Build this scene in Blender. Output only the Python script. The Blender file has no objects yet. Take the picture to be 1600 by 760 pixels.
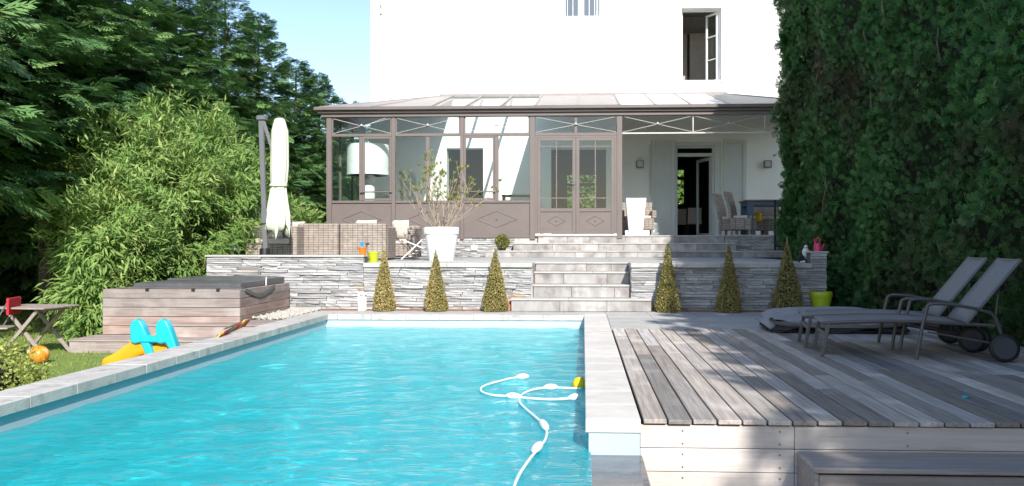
import bpy, bmesh, math, random
import numpy as np
from mathutils import Vector, Matrix

random.seed(7)
rng = np.random.default_rng(7)
PI = math.pi
S = bpy.context.scene
COL = S.collection

# ------------------------------------------------------------------ camera
EYE = 1.10
YAW = math.radians(2.65)
FPX, CPX, CPY = 1300.0, 851.0, 381.0
cam_d = bpy.data.cameras.new('camera')
cam = bpy.data.objects.new('camera', cam_d)
COL.objects.link(cam)
cam.location = (0, 0, EYE)
cam.rotation_euler = (PI / 2, 0, YAW)
cam_d.sensor_width = 36
cam_d.lens = FPX / 1600 * 36
cam_d.shift_x = (800 - CPX) / 1600
cam_d.shift_y = 1 / 1600
cam_d.clip_start = 0.05
cam_d.clip_end = 1500
S.camera = cam

# ------------------------------------------------------------------ sky, sun, exposure
SUN_DIR = Vector((0.29, -1.0, 0.72)).normalized()          # towards the sun
w = bpy.data.worlds.new('World')
S.world = w
w.use_nodes = True
wn = w.node_tree.nodes
sky = wn.new('ShaderNodeTexSky')
sky.sky_type = 'NISHITA'
sky.sun_disc = False
sky.sun_elevation = math.asin(SUN_DIR.z)
sky.sun_rotation = math.atan2(SUN_DIR.x, SUN_DIR.y)
sky.air_density = 1.0
sky.dust_density = 0.6
sky.ozone_density = 1.2
w.node_tree.links.new(sky.outputs[0], wn['Background'].inputs[0])
wn['Background'].inputs[1].default_value = 0.15
sl = bpy.data.lights.new('sun', 'SUN')
sl.energy = 4.6
sl.angle = math.radians(0.53)
sl.color = (1.0, 0.95, 0.88)
sun = bpy.data.objects.new('sun', sl)
COL.objects.link(sun)
sun.rotation_euler = SUN_DIR.to_track_quat('Z', 'Y').to_euler()
S.view_settings.view_transform = 'Standard'
S.view_settings.look = 'None'
S.view_settings.gamma = 1
S.view_settings.use_curve_mapping = False
S.view_settings.exposure = 0.68
S.cycles.max_bounces = 10
S.cycles.transparent_max_bounces = 24
S.cycles.caustics_reflective = False
S.cycles.caustics_refractive = True
sl.cycles.is_caustics_light = True


# ------------------------------------------------------------------ survey helpers: photograph pixel -> point in the place
def _ray(px, py):
    u, v = (px - CPX) / FPX, (CPY - py) / FPX
    s, c = math.sin(YAW), math.cos(YAW)
    return Vector((-s + u * c, c + u * s, v))


def gz(px, py, z):
    r = _ray(px, py)
    t = (z - EYE) / r.z
    return Vector((r.x * t, r.y * t, z))


def gy(px, py, Y):
    r = _ray(px, py)
    t = Y / r.y
    return Vector((r.x * t, Y, EYE + r.z * t))


# ------------------------------------------------------------------ materials
def mat(name, c1, c2=None, rough=0.7, scale=(6, 6, 6), detail=4, rand=0.0, bump=0.0, bscale=None,
        metal=0.0, spec=0.4, lo=0.35, hi=0.65, coord='pos', c3=None, c3scale=1.5, c3lo=0.55, c3hi=0.7, hue=0.0, sub=0.0):
    m = bpy.data.materials.new(name)
    m.use_nodes = True
    N, L = m.node_tree.nodes, m.node_tree.links
    p = N['Principled BSDF']
    p.inputs['Roughness'].default_value = rough
    p.inputs['Metallic'].default_value = metal
    p.inputs['Specular IOR Level'].default_value = spec
    if c2 is None:
        c2 = tuple(x * 0.86 for x in c1)
    if coord == 'pos':
        src = N.new('ShaderNodeNewGeometry').outputs['Position']
    else:
        src = N.new('ShaderNodeTexCoord').outputs['Object']
    oi = N.new('ShaderNodeObjectInfo')
    ml = N.new('ShaderNodeMath'); ml.operation = 'MULTIPLY'; ml.inputs[1].default_value = 37.0
    L.new(oi.outputs['Random'], ml.inputs[0])
    ad = N.new('ShaderNodeVectorMath'); ad.operation = 'ADD'
    L.new(src, ad.inputs[0]); L.new(ml.outputs[0], ad.inputs[1])
    mp = N.new('ShaderNodeMapping'); mp.inputs['Scale'].default_value = scale
    L.new(ad.outputs[0], mp.inputs['Vector'])
    nz = N.new('ShaderNodeTexNoise'); nz.inputs['Scale'].default_value = 1.0
    nz.inputs['Detail'].default_value = detail; nz.inputs['Roughness'].default_value = 0.6
    L.new(mp.outputs[0], nz.inputs['Vector'])
    rp = N.new('ShaderNodeValToRGB')
    rp.color_ramp.elements[0].position = lo; rp.color_ramp.elements[0].color = (*c1, 1)
    rp.color_ramp.elements[1].position = hi; rp.color_ramp.elements[1].color = (*c2, 1)
    L.new(nz.outputs['Fac'], rp.inputs[0])
    out = rp.outputs[0]
    if c3:
        n3 = N.new('ShaderNodeTexNoise'); n3.inputs['Scale'].default_value = c3scale; n3.inputs['Detail'].default_value = 5
        L.new(ad.outputs[0], n3.inputs['Vector'])
        r3 = N.new('ShaderNodeMapRange'); r3.inputs[1].default_value = c3lo; r3.inputs[2].default_value = c3hi
        L.new(n3.outputs['Fac'], r3.inputs[0])
        mx = N.new('ShaderNodeMix'); mx.data_type = 'RGBA'
        L.new(r3.outputs[0], mx.inputs[0]); L.new(out, mx.inputs[6]); mx.inputs[7].default_value = (*c3, 1)
        out = mx.outputs[2]
    if rand > 0 or hue > 0:
        hs = N.new('ShaderNodeHueSaturation')
        mr = N.new('ShaderNodeMapRange')
        mr.inputs[3].default_value = 1 - rand; mr.inputs[4].default_value = 1 + rand
        L.new(oi.outputs['Random'], mr.inputs[0]); L.new(mr.outputs[0], hs.inputs['Value'])
        if hue > 0:
            wv = N.new('ShaderNodeMath'); wv.operation = 'FRACT'
            w2 = N.new('ShaderNodeMath'); w2.operation = 'MULTIPLY'; w2.inputs[1].default_value = 7.31
            L.new(oi.outputs['Random'], w2.inputs[0]); L.new(w2.outputs[0], wv.inputs[0])
            mr2 = N.new('ShaderNodeMapRange'); mr2.inputs[3].default_value = 0.5; mr2.inputs[4].default_value = 1.0 + hue
            L.new(wv.outputs[0], mr2.inputs[0]); L.new(mr2.outputs[0], hs.inputs['Saturation'])
        L.new(out, hs.inputs['Color'])
        out = hs.outputs[0]
    L.new(out, p.inputs['Base Color'])
    if bump > 0:
        b = N.new('ShaderNodeBump'); b.inputs['Strength'].default_value = bump; b.inputs['Distance'].default_value = 0.01
        if bscale is None:
            L.new(nz.outputs['Fac'], b.inputs['Height'])
        else:
            nb = N.new('ShaderNodeTexNoise'); nb.inputs['Scale'].default_value = bscale; nb.inputs['Detail'].default_value = 5
            L.new(ad.outputs[0], nb.inputs['Vector']); L.new(nb.outputs['Fac'], b.inputs['Height'])
        L.new(b.outputs[0], p.inputs['Normal'])
    return m


def leafmat(name, c1, c2, c3, trans=0.25, rough=0.55, brown=None, bscale=0.9, blo=0.55, bhi=0.68):
    """foliage: colour runs over a per-leaf random attribute 'v' and a clump noise"""
    m = bpy.data.materials.new(name)
    m.use_nodes = True
    N, L = m.node_tree.nodes, m.node_tree.links
    p = N['Principled BSDF']
    p.inputs['Roughness'].default_value = rough
    p.inputs['Specular IOR Level'].default_value = 0.3
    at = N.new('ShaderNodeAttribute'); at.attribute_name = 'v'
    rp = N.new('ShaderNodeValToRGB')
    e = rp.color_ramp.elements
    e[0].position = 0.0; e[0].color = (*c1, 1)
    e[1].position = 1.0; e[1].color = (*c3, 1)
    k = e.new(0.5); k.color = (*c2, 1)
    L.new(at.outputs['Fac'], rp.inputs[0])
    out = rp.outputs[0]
    if brown:
        g = N.new('ShaderNodeNewGeometry')
        nz = N.new('ShaderNodeTexNoise'); nz.inputs['Scale'].default_value = bscale; nz.inputs['Detail'].default_value = 6
        L.new(g.outputs['Position'], nz.inputs['Vector'])
        mr = N.new('ShaderNodeMapRange'); mr.inputs[1].default_value = blo; mr.inputs[2].default_value = bhi
        L.new(nz.outputs['Fac'], mr.inputs[0])
        mx = N.new('ShaderNodeMix'); mx.data_type = 'RGBA'
        L.new(mr.outputs[0], mx.inputs[0]); L.new(out, mx.inputs[6]); mx.inputs[7].default_value = (*brown, 1)
        out = mx.outputs[2]
    L.new(out, p.inputs['Base Color'])
    tr = N.new('ShaderNodeBsdfTranslucent')
    L.new(out, tr.inputs['Color'])
    ms = N.new('ShaderNodeMixShader'); ms.inputs[0].default_value = trans
    L.new(p.outputs[0], ms.inputs[1]); L.new(tr.outputs[0], ms.inputs[2])
    L.new(ms.outputs[0], N['Material Output'].inputs['Surface'])
    return m


def glassmat(name, tint=(0.93, 0.97, 0.96), base=0.06, gain=0.9):
    m = bpy.data.materials.new(name)
    m.use_nodes = True
    N, L = m.node_tree.nodes, m.node_tree.links
    N.remove(N['Principled BSDF'])
    lw = N.new('ShaderNodeLayerWeight'); lw.inputs[0].default_value = 0.5
    pw = N.new('ShaderNodeMath'); pw.operation = 'POWER'; pw.inputs[1].default_value = 5
    L.new(lw.outputs['Facing'], pw.inputs[0])
    ma = N.new('ShaderNodeMath'); ma.operation = 'MULTIPLY_ADD'; ma.inputs[1].default_value = gain; ma.inputs[2].default_value = base
    L.new(pw.outputs[0], ma.inputs[0])
    t = N.new('ShaderNodeBsdfTransparent'); t.inputs[0].default_value = (*tint, 1)
    g = N.new('ShaderNodeBsdfGlossy'); g.inputs['Roughness'].default_value = 0.02
    ms = N.new('ShaderNodeMixShader')
    L.new(ma.outputs[0], ms.inputs[0]); L.new(t.outputs[0], ms.inputs[1]); L.new(g.outputs[0], ms.inputs[2])
    L.new(ms.outputs[0], N['Material Output'].inputs['Surface'])
    return m


M = {}
M['render'] = mat('white_render', (0.86, 0.855, 0.83), (0.80, 0.80, 0.775), 0.9, (3, 3, 3), bump=0.15, bscale=60)
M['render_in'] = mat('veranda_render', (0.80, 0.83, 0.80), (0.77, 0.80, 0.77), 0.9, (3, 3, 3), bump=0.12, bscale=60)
M['interior'] = mat('interior_wall', (0.50, 0.46, 0.42), None, 0.9)
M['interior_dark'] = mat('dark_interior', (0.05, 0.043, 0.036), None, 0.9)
M['taupe'] = mat('taupe_metal', (0.155, 0.127, 0.120), (0.138, 0.114, 0.107), 0.45, (2, 2, 2), spec=0.5)
M['taupe_light'] = mat('taupe_roof', (0.31, 0.285, 0.275), (0.26, 0.24, 0.232), 0.5, (3, 3, 3))
M['whitepanel'] = mat('white_roof_panel', (0.80, 0.76, 0.73), (0.74, 0.70, 0.67), 0.5, (2, 2, 2))
M['rod'] = mat('pale_rod', (0.55, 0.52, 0.50), None, 0.4, spec=0.5)
M['glass'] = glassmat('window_glass', (0.86, 0.95, 0.92))
M['mirrorglass'] = glassmat('upper_window_glass', (0.6, 0.65, 0.65), 0.28, 0.6)
M['roofglass'] = glassmat('roof_glass', (0.95, 0.98, 0.97), 0.03, 0.5)
M['white_paint'] = mat('white_paint', (0.80, 0.80, 0.79), (0.76, 0.76, 0.75), 0.45, (4, 4, 4))
M['shutter'] = mat('shutter_paint', (0.54, 0.585, 0.58), (0.50, 0.545, 0.54), 0.5, (3, 3, 3))
M['stone'] = mat('ledgestone', (0.41, 0.407, 0.41), (0.315, 0.315, 0.318), 0.85, (9, 9, 26), 5, rand=0.30, bump=0.8, bscale=45,
                 c3=(0.42, 0.30, 0.20), c3scale=1.1, c3lo=0.63, c3hi=0.75, hue=0.6)
M['mortar'] = mat('wall_core', (0.11, 0.11, 0.113), None, 0.95)
M['cap'] = mat('cap_stone', (0.50, 0.48, 0.46), (0.39, 0.37, 0.355), 0.8, (5, 5, 5), rand=0.07, bump=0.25, bscale=60)
M['riser'] = mat('riser_stone', (0.41, 0.40, 0.392), (0.26, 0.25, 0.246), 0.8, (3.5, 3.5, 1.2), 6, rand=0.14, bump=0.3, bscale=50,
                 c3=(0.20, 0.175, 0.165), c3scale=4.5, c3lo=0.48, c3hi=0.72)
M['paver'] = mat('paving_stone', (0.44, 0.435, 0.42), (0.36, 0.355, 0.345), 0.85, (4, 4, 4), 6, rand=0.06, bump=0.3, bscale=70)
M['coping'] = mat('coping_stone', (0.52, 0.50, 0.475), (0.42, 0.405, 0.385), 0.8, (6, 6, 6), 6, rand=0.07, bump=0.3, bscale=55,
                  c3=(0.30, 0.285, 0.275), c3scale=7, c3lo=0.52, c3hi=0.75)
M['deck'] = mat('weathered_deck', (0.49, 0.43, 0.385), (0.27, 0.232, 0.205), 0.75, (45, 1.6, 45), 6, rand=0.46, bump=0.6, lo=0.28, hi=0.66,
                c3=(0.58, 0.55, 0.53), c3scale=2.2, c3lo=0.55, c3hi=0.8, hue=0.25)
M['fascia'] = mat('pale_fascia_wood', (0.60, 0.545, 0.51), (0.50, 0.45, 0.42), 0.75, (1.6, 45, 45), 6, rand=0.10, bump=0.3,
                  c3=(0.40, 0.34, 0.30), c3scale=3, c3lo=0.6, c3hi=0.85)
M['step_wood'] = mat('step_wood', (0.36, 0.32, 0.30), (0.24, 0.21, 0.195), 0.75, (1.6, 45, 45), 6, rand=0.2, bump=0.4)
M['tubwood'] = mat('tub_cladding_wood', (0.33, 0.255, 0.225), (0.22, 0.16, 0.14), 0.75, (1.8, 40, 40), 6, rand=0.17, bump=0.35,
                   c3=(0.40, 0.335, 0.305), c3scale=2.5, c3lo=0.5, c3hi=0.75, hue=0.3)
M['tubwood_side'] = mat('tub_side_wood', (0.33, 0.255, 0.225), (0.22, 0.16, 0.14), 0.75, (40, 1.8, 40), 6, rand=0.17, bump=0.35,
                        c3=(0.40, 0.335, 0.305), c3scale=2.5, c3lo=0.5, c3hi=0.75, hue=0.3)
M['joist'] = mat('dark_joist', (0.05, 0.045, 0.04), None, 0.9)
M['liner'] = mat('pool_liner', (0.88, 0.90, 0.90), (0.85, 0.875, 0.88), 0.6, (1, 1, 1))
M['liner_band'] = mat('pool_liner_band', (0.42, 0.52, 0.58), (0.39, 0.49, 0.55), 0.5, (1, 1, 1))
M['ledge'] = mat('grey_pool_ledge', (0.13, 0.14, 0.165), (0.06, 0.065, 0.085), 0.10, (3, 8, 5), bump=0.3, bscale=14, spec=0.35)
M['soil'] = mat('red_soil', (0.30, 0.14, 0.09), (0.16, 0.09, 0.06), 0.95, (30, 30, 30), bump=0.6)
M['earth'] = mat('bare_earth', (0.16, 0.13, 0.10), (0.10, 0.08, 0.06), 0.95, (3, 3, 3), bump=0.4)
M['grass_base'] = mat('lawn_green', (0.19, 0.26, 0.06), (0.13, 0.19, 0.045), 0.95, (5, 5, 5), 6, bump=0.5, bscale=50,
                      c3=(0.17, 0.17, 0.06), c3scale=0.8, c3lo=0.55, c3hi=0.8)
M['rattan'] = None
M['cushion'] = mat('beige_cushion', (0.60, 0.55, 0.49), (0.55, 0.50, 0.45), 0.9, (8, 8, 8), bump=0.25, bscale=140)
M['lime'] = mat('lime_plastic', (0.42, 0.50, 0.02), (0.38, 0.46, 0.02), 0.45, (4, 4, 4), spec=0.5)
M['orange'] = mat('orange_plastic', (0.75, 0.19, 0.02), (0.68, 0.16, 0.02), 0.4, (4, 4, 4), spec=0.5)
M['yellow_orange'] = mat('amber_plastic', (0.85, 0.33, 0.01), (0.78, 0.28, 0.01), 0.35, (4, 4, 4), spec=0.5)
M['turq'] = mat('turquoise_plastic', (0.01, 0.47, 0.62), (0.01, 0.42, 0.56), 0.35, (4, 4, 4), spec=0.5)
M['blue_toy'] = mat('blue_plastic', (0.02, 0.25, 0.6), None, 0.4)
M['pink'] = mat('pink_plastic', (0.72, 0.05, 0.16), (0.65, 0.04, 0.14), 0.4, (4, 4, 4), spec=0.5)
M['red'] = mat('red_fabric', (0.55, 0.02, 0.03), (0.48, 0.02, 0.03), 0.8, (6, 6, 6))
M['terracotta'] = mat('terracotta', (0.50, 0.23, 0.14), (0.42, 0.19, 0.11), 0.85, (8, 8, 8))
M['pot_white'] = mat('white_resin', (0.80, 0.81, 0.83), (0.76, 0.77, 0.79), 0.4, (3, 3, 3), spec=0.5)
M['canopy'] = mat('pale_lime_canvas', (0.67, 0.73, 0.56), (0.62, 0.675, 0.515), 0.9, (5, 5, 5), bump=0.2, bscale=90)
M['greymetal'] = mat('grey_aluminium', (0.16, 0.165, 0.18), (0.14, 0.145, 0.16), 0.4, (3, 3, 3), metal=0.3, spec=0.5)
M['blackmetal'] = mat('black_metal', (0.015, 0.015, 0.017), None, 0.45, spec=0.5)
M['sling'] = mat('grey_mesh_fabric', (0.26, 0.25, 0.257), (0.225, 0.217, 0.224), 0.85, (30, 30, 30), bump=0.25, bscale=220)
M['frame'] = mat('lounger_frame', (0.105, 0.098, 0.096), (0.09, 0.084, 0.082), 0.4, (4, 4, 4), spec=0.5, metal=0.2)
M['tyre'] = mat('black_rubber', (0.018, 0.018, 0.02), None, 0.6)
M['hubgrey'] = mat('grey_wheel_disc', (0.055, 0.06, 0.075), None, 0.5)
M['greycloth'] = mat('grey_cushion_cloth', (0.32, 0.315, 0.33), (0.26, 0.257, 0.27), 0.9, (5, 5, 5), bump=0.4, bscale=18)
M['greycloth_dark'] = mat('dark_cushion_base', (0.06, 0.058, 0.06), None, 0.85, (6, 6, 6))
M['vinyl'] = mat('grey_vinyl', (0.10, 0.10, 0.105), (0.075, 0.075, 0.08), 0.45, (5, 5, 5), spec=0.5, bump=0.25, bscale=9)
M['bluewood'] = mat('slate_blue_paint', (0.085, 0.125, 0.20), (0.07, 0.105, 0.17), 0.55, (5, 5, 5))
M['redwood'] = mat('reddish_wood', (0.28, 0.15, 0.11), (0.2, 0.1, 0.07), 0.5, (2, 30, 30))
M['yellow'] = mat('yellow_cloth', (0.75, 0.55, 0.01), (0.68, 0.48, 0.01), 0.8, (8, 8, 8))
M['bark'] = mat('bark', (0.14, 0.105, 0.08), (0.07, 0.05, 0.04), 0.95, (14, 14, 3), bump=0.7)
M['twig'] = mat('pale_twig', (0.36, 0.30, 0.235), (0.26, 0.21, 0.16), 0.9, (12, 12, 12))
M['deadtwig'] = mat('dead_branch', (0.24, 0.18, 0.135), (0.15, 0.11, 0.08), 0.9, (12, 12, 12))
M['culm'] = mat('bamboo_culm', (0.26, 0.25, 0.07), (0.2, 0.19, 0.05), 0.5, (4, 4, 4))
M['oldwood'] = mat('grey_teak', (0.34, 0.29, 0.26), (0.24, 0.2, 0.18), 0.8, (25, 25, 25))
M['pebble'] = mat('white_pebble', (0.48, 0.455, 0.40), (0.36, 0.345, 0.31), 0.9, (14, 14, 14), 3)
M['lampshade'] = mat('white_lampshade', (0.84, 0.84, 0.82), None, 0.8)
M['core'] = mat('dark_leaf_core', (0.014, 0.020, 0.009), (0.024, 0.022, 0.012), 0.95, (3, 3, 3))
M['hose'] = mat('white_hose', (0.82, 0.82, 0.82), (0.78, 0.78, 0.78), 0.4, (4, 4, 4), spec=0.5)
M['floor_in'] = mat('veranda_tile', (0.42, 0.40, 0.37), None, 0.6)
M['white_fabric'] = mat('white_fabric', (0.8, 0.8, 0.8), None, 0.9)

M['l_con'] = leafmat('conifer_leaf', (0.042, 0.112, 0.036), (0.105, 0.222, 0.068), (0.225, 0.37, 0.125), 0.16, brown=(0.085, 0.075, 0.035), bscale=0.7, blo=0.62, bhi=0.8)
M['l_hedge'] = leafmat('hedge_leaf', (0.020, 0.075, 0.020), (0.055, 0.160, 0.040), (0.125, 0.240, 0.062), 0.12, brown=(0.075, 0.060, 0.032), bscale=0.55, blo=0.50, bhi=0.68)
M['l_bam'] = leafmat('bamboo_leaf', (0.130, 0.250, 0.055), (0.245, 0.375, 0.10), (0.45, 0.52, 0.19), 0.36)
M['l_top'] = leafmat('topiary_leaf', (0.17, 0.17, 0.05), (0.32, 0.27, 0.095), (0.56, 0.44, 0.20), 0.2)
M['l_ball'] = leafmat('box_leaf', (0.10, 0.13, 0.03), (0.20, 0.21, 0.06), (0.34, 0.31, 0.10), 0.2)
M['l_shrub'] = leafmat('shrub_leaf', (0.17, 0.24, 0.05), (0.33, 0.38, 0.09), (0.52, 0.52, 0.17), 0.25)
M['l_ole'] = leafmat('oleander_leaf', (0.20, 0.24, 0.07), (0.30, 0.33, 0.11), (0.42, 0.43, 0.17), 0.35)
M['l_ivy'] = leafmat('ivy_leaf', (0.025, 0.07, 0.016), (0.045, 0.11, 0.027), (0.08, 0.155, 0.04), 0.15)
M['l_far'] = leafmat('far_leaf', (0.045, 0.10, 0.015), (0.08, 0.15, 0.022), (0.12, 0.18, 0.03), 0.25)
M['l_grass'] = leafmat('grass_blade', (0.16, 0.25, 0.045), (0.24, 0.33, 0.07), (0.36, 0.40, 0.11), 0.35)


def rattan_mat():
    m = mat('grey_rattan', (0.40, 0.345, 0.30), (0.30, 0.255, 0.22), 0.8, (14, 14, 14), 3, rand=0.05)
    N, L = m.node_tree.nodes, m.node_tree.links
    p = N['Principled BSDF']
    g = N.new('ShaderNodeNewGeometry')
    sp = N.new('ShaderNodeSeparateXYZ'); L.new(g.outputs['Position'], sp.inputs[0])
    sm = N.new('ShaderNodeMath'); sm.operation = 'ADD'
    L.new(sp.outputs[0], sm.inputs[0]); L.new(sp.outputs[1], sm.inputs[1])
    cb = N.new('ShaderNodeCombineXYZ'); L.new(sm.outputs[0], cb.inputs[0]); L.new(sp.outputs[2], cb.inputs[1])
    bt = N.new('ShaderNodeTexBrick')
    bt.inputs['Scale'].default_value = 1.0; bt.offset = 0.0
    bt.inputs['Brick Width'].default_value = 0.095
    bt.inputs['Row Height'].default_value = 0.045
    bt.inputs['Mortar Size'].default_value = 0.006
    bt.inputs['Color1'].default_value = (1, 1, 1, 1); bt.inputs['Color2'].default_value = (0.7, 0.7, 0.7, 1)
    bt.inputs['Mortar'].default_value = (0, 0, 0, 1)
    L.new(cb.outputs[0], bt.inputs['Vector'])
    b = N.new('ShaderNodeBump'); b.inputs['Strength'].default_value = 0.6; b.inputs['Distance'].default_value = 0.008
    L.new(bt.outputs['Color'], b.inputs['Height']); L.new(b.outputs[0], p.inputs['Normal'])
    src = p.inputs['Base Color'].links[0].from_socket
    mx = N.new('ShaderNodeMix'); mx.data_type = 'RGBA'; mx.blend_type = 'MULTIPLY'; mx.inputs[0].default_value = .55
    L.new(src, mx.inputs[6]); L.new(bt.outputs['Color'], mx.inputs[7]); L.new(mx.outputs[2], p.inputs['Base Color'])
    return m


M['rattan'] = rattan_mat()


def water_mat():
    m = bpy.data.materials.new('pool_water')
    m.use_nodes = True
    N, L = m.node_tree.nodes, m.node_tree.links
    N.remove(N['Principled BSDF'])
    g = N.new('ShaderNodeNewGeometry')
    mp = N.new('ShaderNodeMapping'); mp.inputs['Scale'].default_value = (7.0, 15.0, 1.0)
    L.new(g.outputs['Position'], mp.inputs['Vector'])
    nz = N.new('ShaderNodeTexNoise'); nz.inputs['Scale'].default_value = 1.3; nz.inputs['Detail'].default_value = 3.0
    L.new(mp.outputs[0], nz.inputs['Vector'])
    b = N.new('ShaderNodeBump'); b.inputs['Strength'].default_value = 0.8; b.inputs['Distance'].default_value = 0.04
    L.new(nz.outputs['Fac'], b.inputs['Height'])
    lw = N.new('ShaderNodeLayerWeight'); lw.inputs[0].default_value = 0.5
    L.new(b.outputs[0], lw.inputs['Normal'])
    pw = N.new('ShaderNodeMath'); pw.operation = 'POWER'; pw.inputs[1].default_value = 5
    L.new(lw.outputs['Facing'], pw.inputs[0])
    fr = N.new('ShaderNodeMath'); fr.operation = 'MULTIPLY_ADD'; fr.inputs[1].default_value = 0.85; fr.inputs[2].default_value = 0.02
    L.new(pw.outputs[0], fr.inputs[0])
    rf = N.new('ShaderNodeBsdfRefraction'); rf.inputs['Color'].default_value = (0.20, 0.93, 1.0, 1)
    rf.inputs['IOR'].default_value = 1.33; rf.inputs['Roughness'].default_value = 0.0
    tp = N.new('ShaderNodeBsdfTransparent'); tp.inputs[0].default_value = (0.22, 0.93, 1.0, 1)
    t = N.new('ShaderNodeMixShader'); t.inputs[0].default_value = 0.18
    L.new(rf.outputs[0], t.inputs[1]); L.new(tp.outputs[0], t.inputs[2])
    sp = N.new('ShaderNodeSeparateXYZ'); L.new(g.outputs['Position'], sp.inputs[0])
    sh = N.new('ShaderNodeMapRange'); sh.inputs[1].default_value = 7.5; sh.inputs[2].default_value = 13.2      # tint grows paler towards the far end, where the steps are
    L.new(sp.outputs[1], sh.inputs[0])
    tc = N.new('ShaderNodeMix'); tc.data_type = 'RGBA'
    tc.inputs[6].default_value = (0.17, 0.95, 1.0, 1); tc.inputs[7].default_value = (0.78, 0.97, 0.98, 1)
    L.new(sh.outputs[0], tc.inputs[0]); L.new(tc.outputs[2], rf.inputs['Color']); L.new(tc.outputs[2], tp.inputs[0])
    df = N.new('ShaderNodeBsdfDiffuse'); df.inputs[0].default_value = (0.05, 0.84, 0.95, 1)      # added diffuse turquoise that brightens the water in place of scattered light
    t2 = N.new('ShaderNodeMixShader'); t2.inputs[0].default_value = 0.26
    L.new(t.outputs[0], t2.inputs[1]); L.new(df.outputs[0], t2.inputs[2]); t = t2
    gl = N.new('ShaderNodeBsdfGlossy'); gl.inputs['Roughness'].default_value = 0.03
    L.new(b.outputs[0], gl.inputs['Normal'])
    ms = N.new('ShaderNodeMixShader')
    L.new(fr.outputs[0], ms.inputs[0]); L.new(t.outputs[0], ms.inputs[1]); L.new(gl.outputs[0], ms.inputs[2])
    L.new(ms.outputs[0], N['Material Output'].inputs['Surface'])
    return m


M['water'] = water_mat()


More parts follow.
